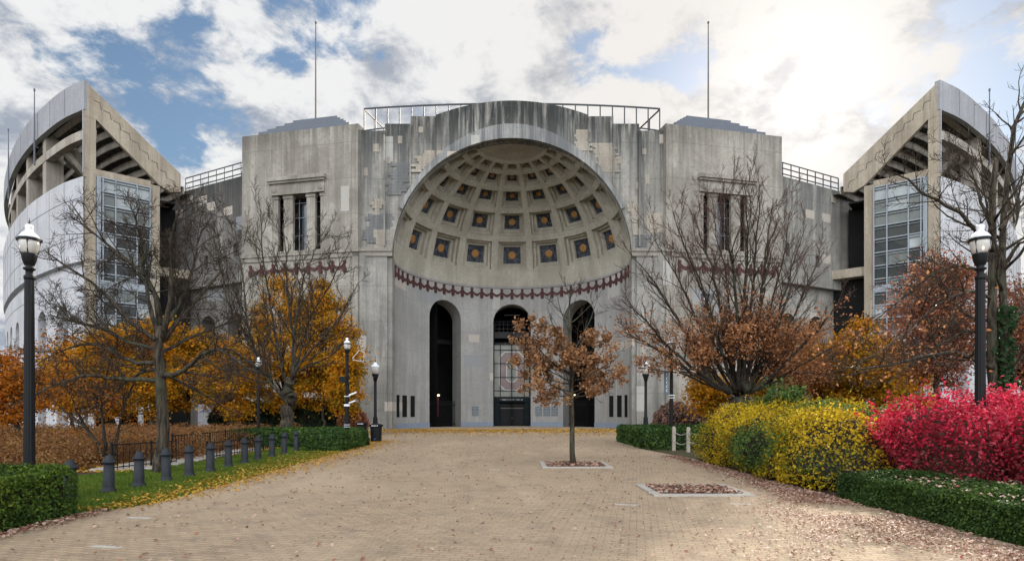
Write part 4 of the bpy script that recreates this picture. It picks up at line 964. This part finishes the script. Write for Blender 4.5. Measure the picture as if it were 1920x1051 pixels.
# young oak in the planter
T = Tree(21); Y = 18.6
T.limb([P(1075, 871, Y), P(1074, 850, Y), P(1072, 780, Y), P(1071, 700, Y), P(1070, 640, Y), P(1068, 590, Y), P(1066, 562, Y), P(1070, 548, Y)], .105, .012, dens=.6, maxlev=2, keep=.6, up=.3, sizes=(10, 5, 3, 3))
for i, (x, y, y0) in enumerate([(985, 620, 705), (960, 690, 720), (1000, 700, 735), (1150, 690, 725), (1162, 665, 715), (1120, 640, 700), (1010, 655, 700), (1040, 610, 690), (1100, 600, 680), (1035, 705, 745), (1110, 715, 745), (1080, 660, 730), (1060, 690, 735), (1025, 575, 670), (1120, 560, 660), (995, 665, 715), (1140, 700, 735), (975, 640, 700), (1015, 730, 745), (1130, 730, 745)]):
    dY = rnd.uniform(-1.6, 1.6)
    T.limb(pl_([(1072, y0), ((1072*1.3+x*.7)/2, y0-(y0-y)*.25), ((1072*.5+x*1.5)/2, y0-(y0-y)*.65), (x, y)], Y, dY), .028, .007, dens=.6, maxlev=3, ang=(25, 55), up=.1, sizes=(5, 3, 3, 3))
root = T.build('young_oak_tree', P(1075, 871, Y), 'young oak with dry brown leaves growing from the square planter in the plaza')
cz = P(1072, 600, Y).z
tipleaves(T, 6600, .068, 'brown', root, .08, lambda t: t.z < cz-.1 and rnd.random() < .45)
# crab apple
T = Tree(31); Y = 18.0
for path, dY, r0 in (([(196, 872), (190, 845), (160, 800), (140, 760), (118, 710)], 1, .09), ([(200, 872), (196, 820), (190, 770), (185, 700)], -.5, .085), ([(204, 872), (218, 830), (228, 780), (236, 720)], .6, .085), ([(185, 750), (150, 700), (120, 660), (100, 640)], -1, .04), ([(225, 790), (240, 740), (265, 690), (270, 650)], 1, .04), ([(160, 800), (110, 760), (80, 720)], 1.5, .04), ([(190, 760), (200, 700), (215, 650)], 0, .04)):
    T.limb(pl_(path, Y, dY), r0, .012, dens=.8, maxlev=3, ang=(25, 60), up=.2, keep=.45)
root = T.build('crabapple_tree', P(198, 874, Y), 'small multi stemmed tree with sparse rusty leaves on the russet bank at left', bark_='bark_dark')
tipleaves(T, 2600, .055, 'orange', root, .16, lambda t: t.z < 4.4)
# ---------------------------------------------------------------- leafy trees
def leafy(name, px, Y, topy, boty, halfw, mat, label, n=9000, size=.2, trunk=.16, group=None, seed=1, flat=1.0, bark_='bark_dark', clumps=70, basez=0.0, cr=.62):
    b = P(px, HY, Y); b.z = basez; zt, zb = P(px, topy, Y).z, P(px, boty, Y).z; rx = halfw/F*Y; r_ = random.Random(seed)
    T = Tree(seed); T.limb([b, b+Vector((.1, 0, (zb-basez)*.5)), b+Vector((-.05, 0, zb-basez+.3)), b+Vector((.1, .1, (zb+zt)/2-basez)), b+Vector((.1, 0, zt-.6-basez))], trunk, .03, kids=False, sizes=(9, 5, 3, 3))
    cs = []; c0 = Vector((b.x, Y, (zb+zt)/2)); rz = (zt-zb)/2
    for k in range(clumps):
        while True:
            v = Vector((r_.uniform(-1, 1), r_.uniform(-1, 1), r_.uniform(-1, 1)))
            if .35 < v.length < 1: break
        shp = 1-.35*max(0, v.z); p = c0+Vector((v.x*rx*shp, v.y*rx*.8*shp, v.z*rz)); cs.append(p)
        if k % 2 == 0:
            h = zb+.2+(p.z-zb)*.35; T.limb([Vector((b.x, Y, h)), Vector((b.x, Y, h)).lerp(p, .5)+Vector((0, 0, .2)), p], .045, .012, lev=1, maxlev=2, dens=.35, sizes=(4, 4, 3, 3), minr=.012)
    root = T.build(name, b, label, 'tree', group, bark_)
    cc_ = np.array([tuple(c) for c in cs]); i = nr.integers(0, len(cc_), n); sp_ = nr.normal(size=(n, 3)); rad = cr*(.6+.8*nr.random(len(cc_)))[i]
    q = cc_[i]+sp_*np.array([1, 1, .62])*rad[:, None]*.62; q = q[q[:, 2] > .3]
    leaves('foliage', q, size, mat, root, stretch=1.3, fold=.3); return root
GM = 'golden maples below the stadium'
for px, Y, ty, by, hw, mt, lb, n, seed in (
    (30, 25, 655, 790, 62, 'orange', 'orange leaved tree at the far left edge beside the lamp post', 6500, 1),
    (135, 38, 640, 780, 58, 'yellow', 'golden maple left of the crab apple, before the white curved wall', 8000, 2),
    (213, 41, 612, 775, 60, 'yellow', 'golden maple behind the small multi stemmed tree', 8500, 3),
    (285, 40, 598, 775, 62, 'yellow', 'golden maple directly behind the large bare trunk on the lawn', 8500, 4),
    (352, 42, 600, 775, 60, 'yellow', 'golden maple just right of the large bare trunk', 9000, 5),
    (432, 40, 632, 785, 58, 'yellow', 'golden maple in front of the low grey wall', 8500, 6),
    (530, 43, 520, 770, 66, 'yellow', 'tall golden maple behind the second leafless tree', 11500, 7),
    (606, 42, 530, 772, 60, 'yellow', 'tall golden maple against the left tower', 11500, 8),
    (645, 40, 625, 775, 34, 'yellow', 'small golden maple beside the distant lamp post and the rotunda pier', 5000, 9),
    (1330, 37, 700, 772, 34, 'yellow', 'low golden tree behind the pinkish shrub right of the entrance', 3000, 10),
    (1530, 36, 650, 775, 60, 'yellow', 'golden maple behind the green sprigs of the long shrub', 7000, 11),
    (1620, 33, 600, 775, 62, 'yellow', 'golden maple left of the dark rusty tree on the right', 9000, 12),
    (1690, 36, 660, 790, 48, 'yellow', 'golden maple low behind the red bush', 5000, 13),
    (1445, 40, 690, 780, 40, 'yellow', 'golden tree glimpsed behind the fan shaped tree', 3500, 14)):
    leafy('maple_tree' if mt == 'yellow' else 'orange_tree', px, Y, ty, by, hw, mt, lb, int(n*1.9), .125 if Y > 30 else .085, group=GM if mt == 'yellow' else None, seed=seed, clumps=80 if ty < 560 else 52, cr=.66 if Y > 30 else .5)
leafy('rusty_tree', 1758, 22, 488, 730, 92, 'darkrust', 'dark rusty leaved tree beneath the right grandstand', 24000, .065, .16, seed=15, clumps=130, cr=.55)
leafy('rusty_tree', 1920, 24, 520, 740, 62, 'darkrust', 'dark rusty leaved tree at the right edge behind the ivy clad trunk', 14000, .065, .16, seed=16, clumps=80, cr=.55)
leafy('brown_tree', 1500, 33, 590, 760, 55, 'rust', 'thin brown leaved tree between the fan shaped tree and the golden maples', 7000, .085, .12, seed=17, clumps=60)
# ---------------------------------------------------------------- hedges and shrubs
hedge('clipped_hedge', -12.5, -7.1, 4.5, 9.68, .81, 120000, .03, 'hedge_l', 'clipped boxwood hedge in the near left corner', rad=.22, amp=.11, group='clipped hedges')
hedge('clipped_hedge', 6.4, 8.6, 4.6, 11.65, .52, 120000, .028, 'hedge', 'low dark clipped hedge in the near right corner below the red bush', rad=.14, amp=.09, group='clipped hedges')
hedge('clipped_hedge', -8.7, -7.1, 24.6, 29.2, .78, 16000, .085, 'hedge', 'clipped hedge block at the left plaza edge, nearest of the distant hedges', group='clipped hedges')
hedge('clipped_hedge', -13.2, -8.75, 27.2, 30.6, .84, 16000, .085, 'hedge', 'clipped hedge at the far end of the bollard row', group='clipped hedges')
hedge('clipped_hedge', -10.2, -8.35, 30.7, 33.4, .78, 6000, .085, 'hedge', 'clipped hedge beyond the left block, beside the litter bin', group='clipped hedges')
hedge('clipped_hedge', 5.85, 11, 25.8, 33, .92, 18000, .085, 'hedge', 'dark clipped hedge behind the two rope posts', group='clipped hedges')
hedge('evergreen_hedge', -22.5, -12.6, 43.5, 45.5, 2.1, 14000, .17, 'ever', 'dark evergreen hedge beneath the golden maples at left', amp=.5, rad=.5)
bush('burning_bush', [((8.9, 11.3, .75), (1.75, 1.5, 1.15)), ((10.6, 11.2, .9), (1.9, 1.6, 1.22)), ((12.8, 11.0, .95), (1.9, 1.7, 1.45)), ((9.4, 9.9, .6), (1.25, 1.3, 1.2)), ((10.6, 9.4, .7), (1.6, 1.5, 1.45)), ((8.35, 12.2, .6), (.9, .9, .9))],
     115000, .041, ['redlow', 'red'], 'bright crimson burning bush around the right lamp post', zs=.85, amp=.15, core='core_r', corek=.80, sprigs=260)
bush('yellow_shrub', [((7.75, 13.5, .5), (1.6, 1.5, 1.2)), ((7.7, 14.4, .55), (1.6, 1.7, 1.26)), ((7.7, 15.6, .55), (1.6, 1.8, 1.32)), ((7.8, 16.9, .55), (1.65, 1.8, 1.4)), ((8.0, 18.6, .55), (1.9, 2.0, 1.45)), ((9.7, 14.4, .8), (1.6, 1.5, 1.05)), ((9.9, 17, .85), (1.8, 1.8, 1.1))],
     125000, .042, ['green_sh', 'yg', 'ylw_sh'], 'long mounded shrub, yellow at its right end and green elsewhere, beside the crimson bush', amp=.10, corek=.86, sprigs=90)
bush('green_shrub', [((8.3, 17.6, 1.95), (.55, .5, .55))], 1500, .06, 'green_sh', 'pale green sprigs rising above the long yellow shrub', corek=.3, amp=.3, sprigs=60)
bush('pink_shrub', [((11.6, 42, .9), (1.6, 1.4, 1.35)), ((13.9, 42.3, 1.0), (1.8, 1.4, 1.4))], 7000, .13, 'pink', 'pinkish brown rounded shrub against the pier right of the entrance', amp=.1)
bush('red_shrub', [((-11.5, 42, .9), (1.1, 1.0, 1.15))], 3500, .12, 'darkrust', 'small dark red shrub behind the left lamp post', amp=.12)
# russet planting bank: one mass
q = []; 
pts = nr.random((2300, 2)); cs_ = np.stack([-30+pts[:, 0]*19.2, 16.2+pts[:, 1]**1.25*23], 1)
keep = (cs_[:, 0] < -10.9-(.12*(cs_[:, 1]-16))) & (cs_[:, 0] > -cs_[:, 1]*1.0-1)
keep &= ~((cs_[:, 0] > -12.6) & (cs_[:, 1] < 19.5)); cs_ = cs_[keep]
hts = .28+.75*nr.random(len(cs_))**2; k = 190
idx = np.repeat(np.arange(len(cs_)), k); v = nr.normal(size=(len(idx), 3)); v /= np.linalg.norm(v, axis=1)[:, None]; v[:, 2] = abs(v[:, 2])
q = np.stack([cs_[idx, 0]+v[:, 0]*.5*(hts[idx]+.5), cs_[idx, 1]+v[:, 1]*.5*(hts[idx]+.5), v[:, 2]*hts[idx]], 1)+nr.normal(size=(len(idx), 3))*.035; q[:, 2] = abs(q[:, 2])+.01
tag(leaves('ground_cover', q, .05, 'bed', None, v, 1.2), 'russet low shrubs massed on the bank behind the bollards', 'ground cover', kind='stuff')
mb = MB(); mb.quad((-40, 15.6, -.004), (-10.4, 15.6, -.004), (-11.5, 41, -.004), (-40, 41, -.004)); struct(mb.obj('soil_bed', 'mulch'))
mb = MB(); mb.quad((6.5, 11.6, -.002), (30, 11.6, -.002), (30, 50, -.002), (6.6, 21, -.002)); struct(mb.obj('soil_bed', 'mulch'))
# grass blades
n = 90000; u = nr.random(n); yy = 9.6+18.2*u**1.25; le = np.interp(yy, [p[1] for p in lw], [p[0] for p in lw]); re2 = np.interp(yy, [p[1] for p in edge], [p[0] for p in edge])
xx = le+(re2+.06-le)*nr.random(n); sc_ = .035+.03*nr.random(n); a = nr.random(n)*6.28; co = np.empty((n, 3, 3)); wdt = .004+yy*.00035
co[:, 0] = np.stack([xx-np.cos(a)*wdt, yy-np.sin(a)*wdt, np.full(n, 0.0)], 1); co[:, 1] = np.stack([xx+np.cos(a)*wdt, yy+np.sin(a)*wdt, np.full(n, 0.0)], 1); co[:, 2] = np.stack([xx+nr.normal(size=n)*.015, yy+nr.normal(size=n)*.015, sc_], 1)
me = bpy.data.meshes.new('lawn_grass'); me.vertices.add(3*n); me.vertices.foreach_set('co', co.ravel()); me.loops.add(3*n); me.loops.foreach_set('vertex_index', np.arange(3*n, dtype=np.int32)); me.polygons.add(n); me.polygons.foreach_set('loop_start', np.arange(0, 3*n, 3, dtype=np.int32)); me.update(calc_edges=True); me.materials.append(M['grass'])
o = bpy.data.objects.new('lawn_grass', me); col.objects.link(o); tag(o, 'bright green grass of the lawn strip under the bollards', 'grass', kind='stuff')
# fallen leaves
def scatter(n, fx, size, mat, label):
    q = fx(n); q = np.column_stack([q, .012+.03*nr.random(len(q))]); tag(leaves('fallen_leaves', q, size, mat, flat=True, fold=.5, stretch=1.3), label, 'fallen leaves', kind='stuff')
def f_far(n):
    y = 54.5-abs(nr.normal(size=n))*5.5; y = np.clip(y, 30, 55); x = (nr.random(n)*2-1)*np.interp(y, [30, 38, 44, 55], [6.5, 8.5, 12, 12]); return np.stack([x, y], 1)
scatter(7000, f_far, .10, 'fyellow', 'yellow leaves drifted before the rotunda entrance')
def f_edge(n):
    y = 10+24*nr.random(n)**.9; x = np.interp(y, [p[1] for p in edge], [p[0] for p in edge])+nr.normal(size=n)*np.interp(y, [10, 20, 34], [.28, .75, .8])-.15; return np.stack([x, y], 1)
scatter(7500, f_edge, .05, 'fyellow', 'yellow leaves along the left kerb of the lawn')
def f_sp(n):
    y = 3.5+48*nr.random(n)**1.5; x = (nr.random(n)*2-1)*6.3; return np.stack([x, y], 1)
scatter(5200, f_sp, .042, 'fmix', 'scattered brown leaves all over the brick plaza')
def f_right(n):
    y = 4.0+10*nr.random(n); x = 6.3-abs(nr.normal(size=n))*np.interp(y, [4, 7, 9, 11, 14], [1.9, 1.6, 1.3, .7, .35]); cl = np.sin(x*2.2+y*1.1)+np.sin(y*2.3-x)+nr.normal(size=n)*.6; return np.stack([x, y], 1)[cl > -.6]
scatter(15000, f_right, .034, 'fmix', 'pinkish brown leaves drifted at the right foreground')
def f_rb(n):
    y = 13+9*nr.random(n); x = 6.15-abs(nr.normal(size=n))*.3+.1; return np.stack([x, y], 1)
scatter(3500, f_rb, .045, 'fmix', 'brown leaves at the foot of the long yellow shrub')
def f_lh(n):
    y = 5.5+4.5*nr.random(n); return np.stack([-7.05+abs(nr.normal(size=n))*.16, y], 1)
scatter(900, f_lh, .045, 'fmix', 'brown leaves at the foot of the near left hedge')
def f_hedge(n): return np.stack([6.5+2*nr.random(n), 5+6.5*nr.random(n)], 1)
q = f_hedge(700); q = np.column_stack([q, np.full(len(q), .55)]); tag(leaves('fallen_leaves', q, .04, 'fmix', flat=True, fold=.5), 'pinkish leaves lying on top of the low right hedge', 'fallen leaves', kind='stuff')
def f_bank(n): return np.stack([-13.5+3*nr.random(n), 16+12*nr.random(n)], 1)
scatter(2600, f_bank, .08, 'fyellow', 'yellow leaves on the steps behind the railings')
# ---------------------------------------------------------------- planters in the plaza
def pit(x0, x1, y0, y1, label):
    root = empty('tree_planter', ((x0+x1)/2, (y0+y1)/2, 0), label, 'planter', 'square planters set into the plaza')
    mb = MB(); b = .17; z = .035
    for c, sz in ((((x0+x1)/2, y0+b/2, z/2), (x1-x0, b, z)), (((x0+x1)/2, y1-b/2, z/2), (x1-x0, b, z)), ((x0+b/2, (y0+y1)/2, z/2), (b, y1-y0-2*b-.004, z)), ((x1-b/2, (y0+y1)/2, z/2), (b, y1-y0-2*b-.004, z))): mb.box(c, sz)
    fix(mb.obj('stone_border', 'stone'), root)
    mb = MB(); mb.box(((x0+x1)/2, (y0+y1)/2, .008), (x1-x0-2*b-.004, y1-y0-2*b-.004, .016)); fix(mb.obj('soil', 'mulch'), root)
    def f(n): return np.stack([x0+b+(x1-x0-2*b)*nr.random(n), y0+b+(y1-y0-2*b)*nr.random(n)], 1)
    q = f(700); q = np.column_stack([q, .03+.03*nr.random(len(q))]); o = leaves('leaf_litter', q, .06, 'fmix', root, flat=True, fold=.5); o['kind'] = 'stuff'
pit(.90, 3.02, 17.5, 19.5, 'stone edged square planter holding the young oak')
pit(2.83, 4.85, 11.7, 13.45, 'empty stone edged square planter full of red leaves')
# ---------------------------------------------------------------- bollards
b0 = empty('bollard', (0, 0, 0), 'x', 'bollard', 'grey domed bollards along the lawn')
mb = MB(); mb.lathe([(.155, 0), (.155, .03), (.125, .07), (.112, .10), (.108, .13), (.098, .60)], n=20); fix(mb.obj('post', 'bollard', smooth=True), b0)
mb = MB(); mb.lathe([(.10, .595), (.125, .605), (.137, .625), (.137, .645), (.112, .66), (.098, .67), (.092, .71), (.072, .75), (.04, .778), (0.001, .788)], n=20); fix(mb.obj('cap', 'bollard', smooth=True), b0)
nm = ['nearest', 'second', 'third', 'fourth', 'fifth', 'sixth', 'seventh', 'eighth', 'ninth', 'tenth', 'eleventh', 'twelfth', 'thirteenth']
bl = [(-8.5, 10.25), (-8.42, 11.2), (-8.46, 12.3), (-8.4, 13.2), (-8.42, 14.3), (-8.42, 15.3), (-8.44, 16.4), (-8.6, 17.8), (-8.7, 19.1), (-8.8, 20.3), (-8.88, 21.7), (-8.97, 23.1), (-9.15, 24.9)]
for i, (x, y) in enumerate(bl):
    o = b0 if i == 0 else copytree(b0)
    o.location = (x, y, 0); o.rotation_euler = (R(rnd.uniform(-1.3, 1.3)), R(rnd.uniform(-1.3, 1.3)), rnd.random()*6); o.scale = (1, 1, 1.0+.012*(i-2)); o['label'] = f'dark grey domed bollard, {nm[i]} in the row counted from the near left hedge'
# ---------------------------------------------------------------- lamps
def lamp(x, y, label, h=5.3, extra=None, group='black street lamps with acorn globes'):
    hd = lambda pr: [(r*.68, 5.2+(z-5.36)*.86) for r, z in pr]
    root = empty('street_lamp', (x, y, 0), label, 'street lamp', group); k = h/5.3
    mb = MB(); mb.lathe([(.24, 0), (.24, .15), (.19, .22), (.16, .5), (.10, .62), (.092, .75), (.076, 4.2)], (x, y, 0), 24, flute=.07)
    fix(mb.obj('post', 'iron'), root)
    mb = MB(); mb.lathe(hd([(.115, 4.15), (.13, 4.17), (.13, 4.22), (.085, 4.26), (.085, 4.34), (.14, 4.37), (.14, 4.40), (.08, 4.43), (.12, 4.47), (.165, 4.58), (.185, 4.68), (.19, 4.71), (.16, 4.72)]), (x, y, 0), 20); fix(mb.obj('collar', 'iron', smooth=True), root)
    mb = MB(); mb.lathe(hd([(.14, 4.70), (.19, 4.74), (.225, 4.82), (.24, 4.92), (.242, 5.0)]), (x, y, 0), 24); fix(mb.obj('globe', 'lampglass', smooth=True), root)
    mb = MB(); mb.lathe(hd([(.243, 4.985), (.262, 4.99), (.262, 5.045), (.243, 5.05)]), (x, y, 0), 24)
    for a in range(4): t_ = a*math.pi/2+.5; mb.beam((x+.13*math.cos(t_), y+.13*math.sin(t_), 4.65), (x+.17*math.cos(t_), y+.17*math.sin(t_), 4.9), .016, .016); mb.box((x+.178*math.cos(t_), y+.178*math.sin(t_), 4.9), (.04, .04, .055), 0, t_)
    fix(mb.obj('band', 'iron'), root)
    mb = MB(); mb.lathe(hd([(.245, 5.045), (.225, 5.09), (.17, 5.15), (.11, 5.19), (.085, 5.22), (.095, 5.26), (.102, 5.30), (.085, 5.34), (.03, 5.36)]), (x, y, 0), 24); fix(mb.obj('cap', 'white', smooth=True), root)
    mb = MB(); mb.lathe(hd([(.025, 5.355), (.03, 5.38), (.012, 5.40), (.022, 5.42), (.01, 5.44), (.003, 5.50)]), (x, y, 0), 8); fix(mb.obj('finial', 'iron', smooth=True), root)
    return root
lamp(-9.05, 11.0, 'tall black street lamp with white capped globe at the left edge beside the boxwood hedge')
lamp(8.78, 11.0, 'tall black street lamp with white capped globe rising from the crimson bush')
l3 = lamp(-7.87, 28.0, 'black street lamp with speaker boxes and arms behind the left hedge block')
mb = MB(); mb.box((-8.02, 27.95, 3.2), (.32, .3, .28)); fix(mb.obj('camera_box', 'iron'), l3)
mb = MB(); mb.beam((-7.8, 28, 2.45), (-7.4, 27.9, 2.6), .02, .07); mb.beam((-7.8, 28, 2.08), (-7.45, 27.9, 2.2), .02, .06); mb.box((-7.87, 28, 2.4), (.23, .23, .03)); mb.box((-7.87, 28, 1.98), (.23, .23, .10)); mb.box((-7.87, 28, .95), (.24, .24, .02)); mb.box((-7.87, 28, 1.05), (.24, .24, .02)); fix(mb.obj('banner_arm', 'white'), l3)
mb = MB(); mb.tube([(-7.62, 28, 4.2), (-7.3, 28, 4.6), (-7.05, 28, 4.5), (-7.1, 28, 4.05), (-7.6, 28, 4.15)], [.015]*5, 4); fix(mb.obj('wire_arm', 'white'), l3)
l4 = lamp(7.6, 28.0, 'black street lamp with a narrow dark banner, beside the dark right hedge')
mb = MB(); mb.box((7.36, 27.98, 3.05), (.22, .03, 1.05)); mb.box((7.4, 27.98, 3.6), (.4, .03, .03)); mb.box((7.4, 27.98, 2.5), (.4, .03, .03)); fix(mb.obj('banner', 'plaque'), l4)
mb = MB()
for k in range(5):
    z = 2.68+k*.19; mb.box((7.36, 27.955, z), (.03, .012, .12)); mb.box((7.40, 27.955, z+.05), (.07, .012, .02)); mb.box((7.40, 27.955, z-.05), (.07, .012, .02))
fix(mb.obj('banner_lettering', 'white'), l4)
mb = MB(); mb.box((7.6, 28, 2.45), (.26, .26, .04)); mb.box((7.6, 28, 2.33), (.26, .26, .03)); fix(mb.obj('white_band', 'white'), l4)
lamp(-12.1, 28.0, 'plain black street lamp half hidden between the leafless tree and the golden maples').scale = (.9, .9, .82)
def small_lamp(x, y, label):
    root = empty('path_lamp', (x, y, 0), label, 'street lamp', 'slim lamps flanking the entrance')
    mb = MB(); mb.lathe([(.36, 0), (.36, .15), (.25, .3), (.2, .9), (.2, 1.1), (.13, 1.25), (.12, 4.3)], (x, y, 0), 14); fix(mb.obj('post', 'iron', smooth=True), root)
    mb = MB(); mb.lathe([(.14, 4.25), (.2, 4.5), (.3, 4.8), (.3, 4.85)], (x, y, 0), 14); fix(mb.obj('collar', 'iron', smooth=True), root)
    mb = MB(); mb.lathe([(.27, 4.8), (.36, 5.25), (.38, 5.4)], (x, y, 0), 16); fix(mb.obj('globe', 'lampglass', smooth=True), root)
    mb = MB(); mb.lathe([(.42, 5.4), (.30, 5.6), (.15, 5.72), (.1, 5.85)], (x, y, 0), 16); fix(mb.obj('cap', 'white', smooth=True), root)
    mb = MB(); mb.lathe([(.04, 5.8), (.04, 6.0), (.01, 6.4)], (x, y, 0), 6); fix(mb.obj('finial', 'iron'), root)
small_lamp(-11.65, 50.0, 'slim black lamp left of the entrance behind the litter bin')
small_lamp(11.4, 50.0, 'slim black lamp right of the entrance by the pinkish shrub')
# ---------------------------------------------------------------- litter bins
def bin_(x, y, label):
    root = empty('litter_bin', (x, y, 0), label, 'litter bin', 'black litter bins near the left hedge')
    mb = MB(); mb.lathe([(.27, 0), (.27, .05), (.30, .06), (.32, .8), (.33, .82)], (x, y, 0), 28, flute=.05); fix(mb.obj('bin_body', 'iron'), root)
    mb = MB(); mb.lathe([(.33, .82), (.38, .86), (.39, .93), (.36, .95), (.2, 1.0), (.1, 1.0)], (x, y, 0), 24); fix(mb.obj('bin_lid', 'iron', smooth=True), root)
    mb = MB()
    for k in range(5): 
        a = -math.pi/2-.42+k*.2; mb.box((x+.392*math.cos(a), y+.392*math.sin(a), .895), (.012, .05, .045), 0, a)
    fix(mb.obj('lid_lettering', 'white'), root)
    mb = MB(); a = -math.pi/2; mb.box((x, y-.315, .16), (.09, .012, .05)); fix(mb.obj('sticker', plain('blue_sticker', (.03, .12, .4), .5)), root)
bin_(-7.55, 32.6, 'round black litter bin at the plaza edge by the clipped hedge')
bin_(-9.6, 37.5, 'black litter bin half hidden behind the hedge near the red shrub')
# ---------------------------------------------------------------- rope posts
rp = [(6.95, 25.2), (7.3, 24.3), (8.6, 24.0)]
for i, (x, y) in enumerate(rp[:2]):
    root = empty('rope_post', (x, y, 0), ('left weathered rope post before the dark right hedge', 'right weathered rope post beside the long yellow shrub')[i], 'post', 'timber rope posts')
    mb = MB(); mb.box((x, y, .5), (.13, .13, 1.0)); mb.hexa([(x-.065, y-.065, 1.0), (x+.065, y-.065, 1.0), (x+.065, y+.065, 1.0), (x-.065, y+.065, 1.0)], [(x-.03, y-.03, 1.04), (x+.03, y-.03, 1.04), (x+.03, y+.03, 1.04), (x-.03, y+.03, 1.04)]); fix(mb.obj('post', 'wood'), root)
    nx, ny = rp[i+1]
    for z in (.85, .45):
        mb = MB(); pts = [(x+(nx-x)*t, y+(ny-y)*t, z-.16*(1-(2*t-1)**2)) for t in np.linspace(0, 1, 9)]; mb.tube(pts, [.014]*9, 5); fix(mb.obj('rope', 'rope'), root)
# ---------------------------------------------------------------- steps and railings behind the bollards
root = empty('garden_steps', (-11.4, 19, 0), 'pale stone steps strewn with leaves behind the bollards', 'steps')
for k in range(7):
    mb = MB(); mb.box((-11.2-.08*k, 17.2+k*1.35, .03+.0*k), (1.7, .95, .06+.02*(k % 2)), 0, .15); fix(mb.obj('step', 'stone'), root)
def railing(a, b, label, h=.8, n=20):
    root = empty('iron_railing', (a[0], a[1], 0), label, 'railing', 'black iron railings beside the steps'); a, b = Vector((*a, 0)), Vector((*b, 0))
    mb = MB()
    for i in range(n+1):
        p_ = a.lerp(b, i/n); big_ = i % 7 == 0; mb.box((p_.x, p_.y, (h+(.08 if big_ else 0))/2), (.045 if big_ else .018, .045 if big_ else .018, h+(.08 if big_ else 0)))
    fix(mb.obj('bars', 'iron'), root)
    mb = MB(); 
    for z in (.12, h): mb.beam(a+Vector((0, 0, z)), b+Vector((0, 0, z)), .035, .03)
    fix(mb.obj('rail', 'iron'), root)
railing((-11.2, 16.4), (-10.7, 18.7), 'short iron railing left of the large bare trunk', .75, 12)
railing((-11.75, 20.3), (-12.3, 27.5), 'long iron railing running right from the large bare trunk', .85, 34)
railing((-10.4, 20.0), (-10.9, 26.8), 'low iron railing just behind the far bollards', .6, 26)
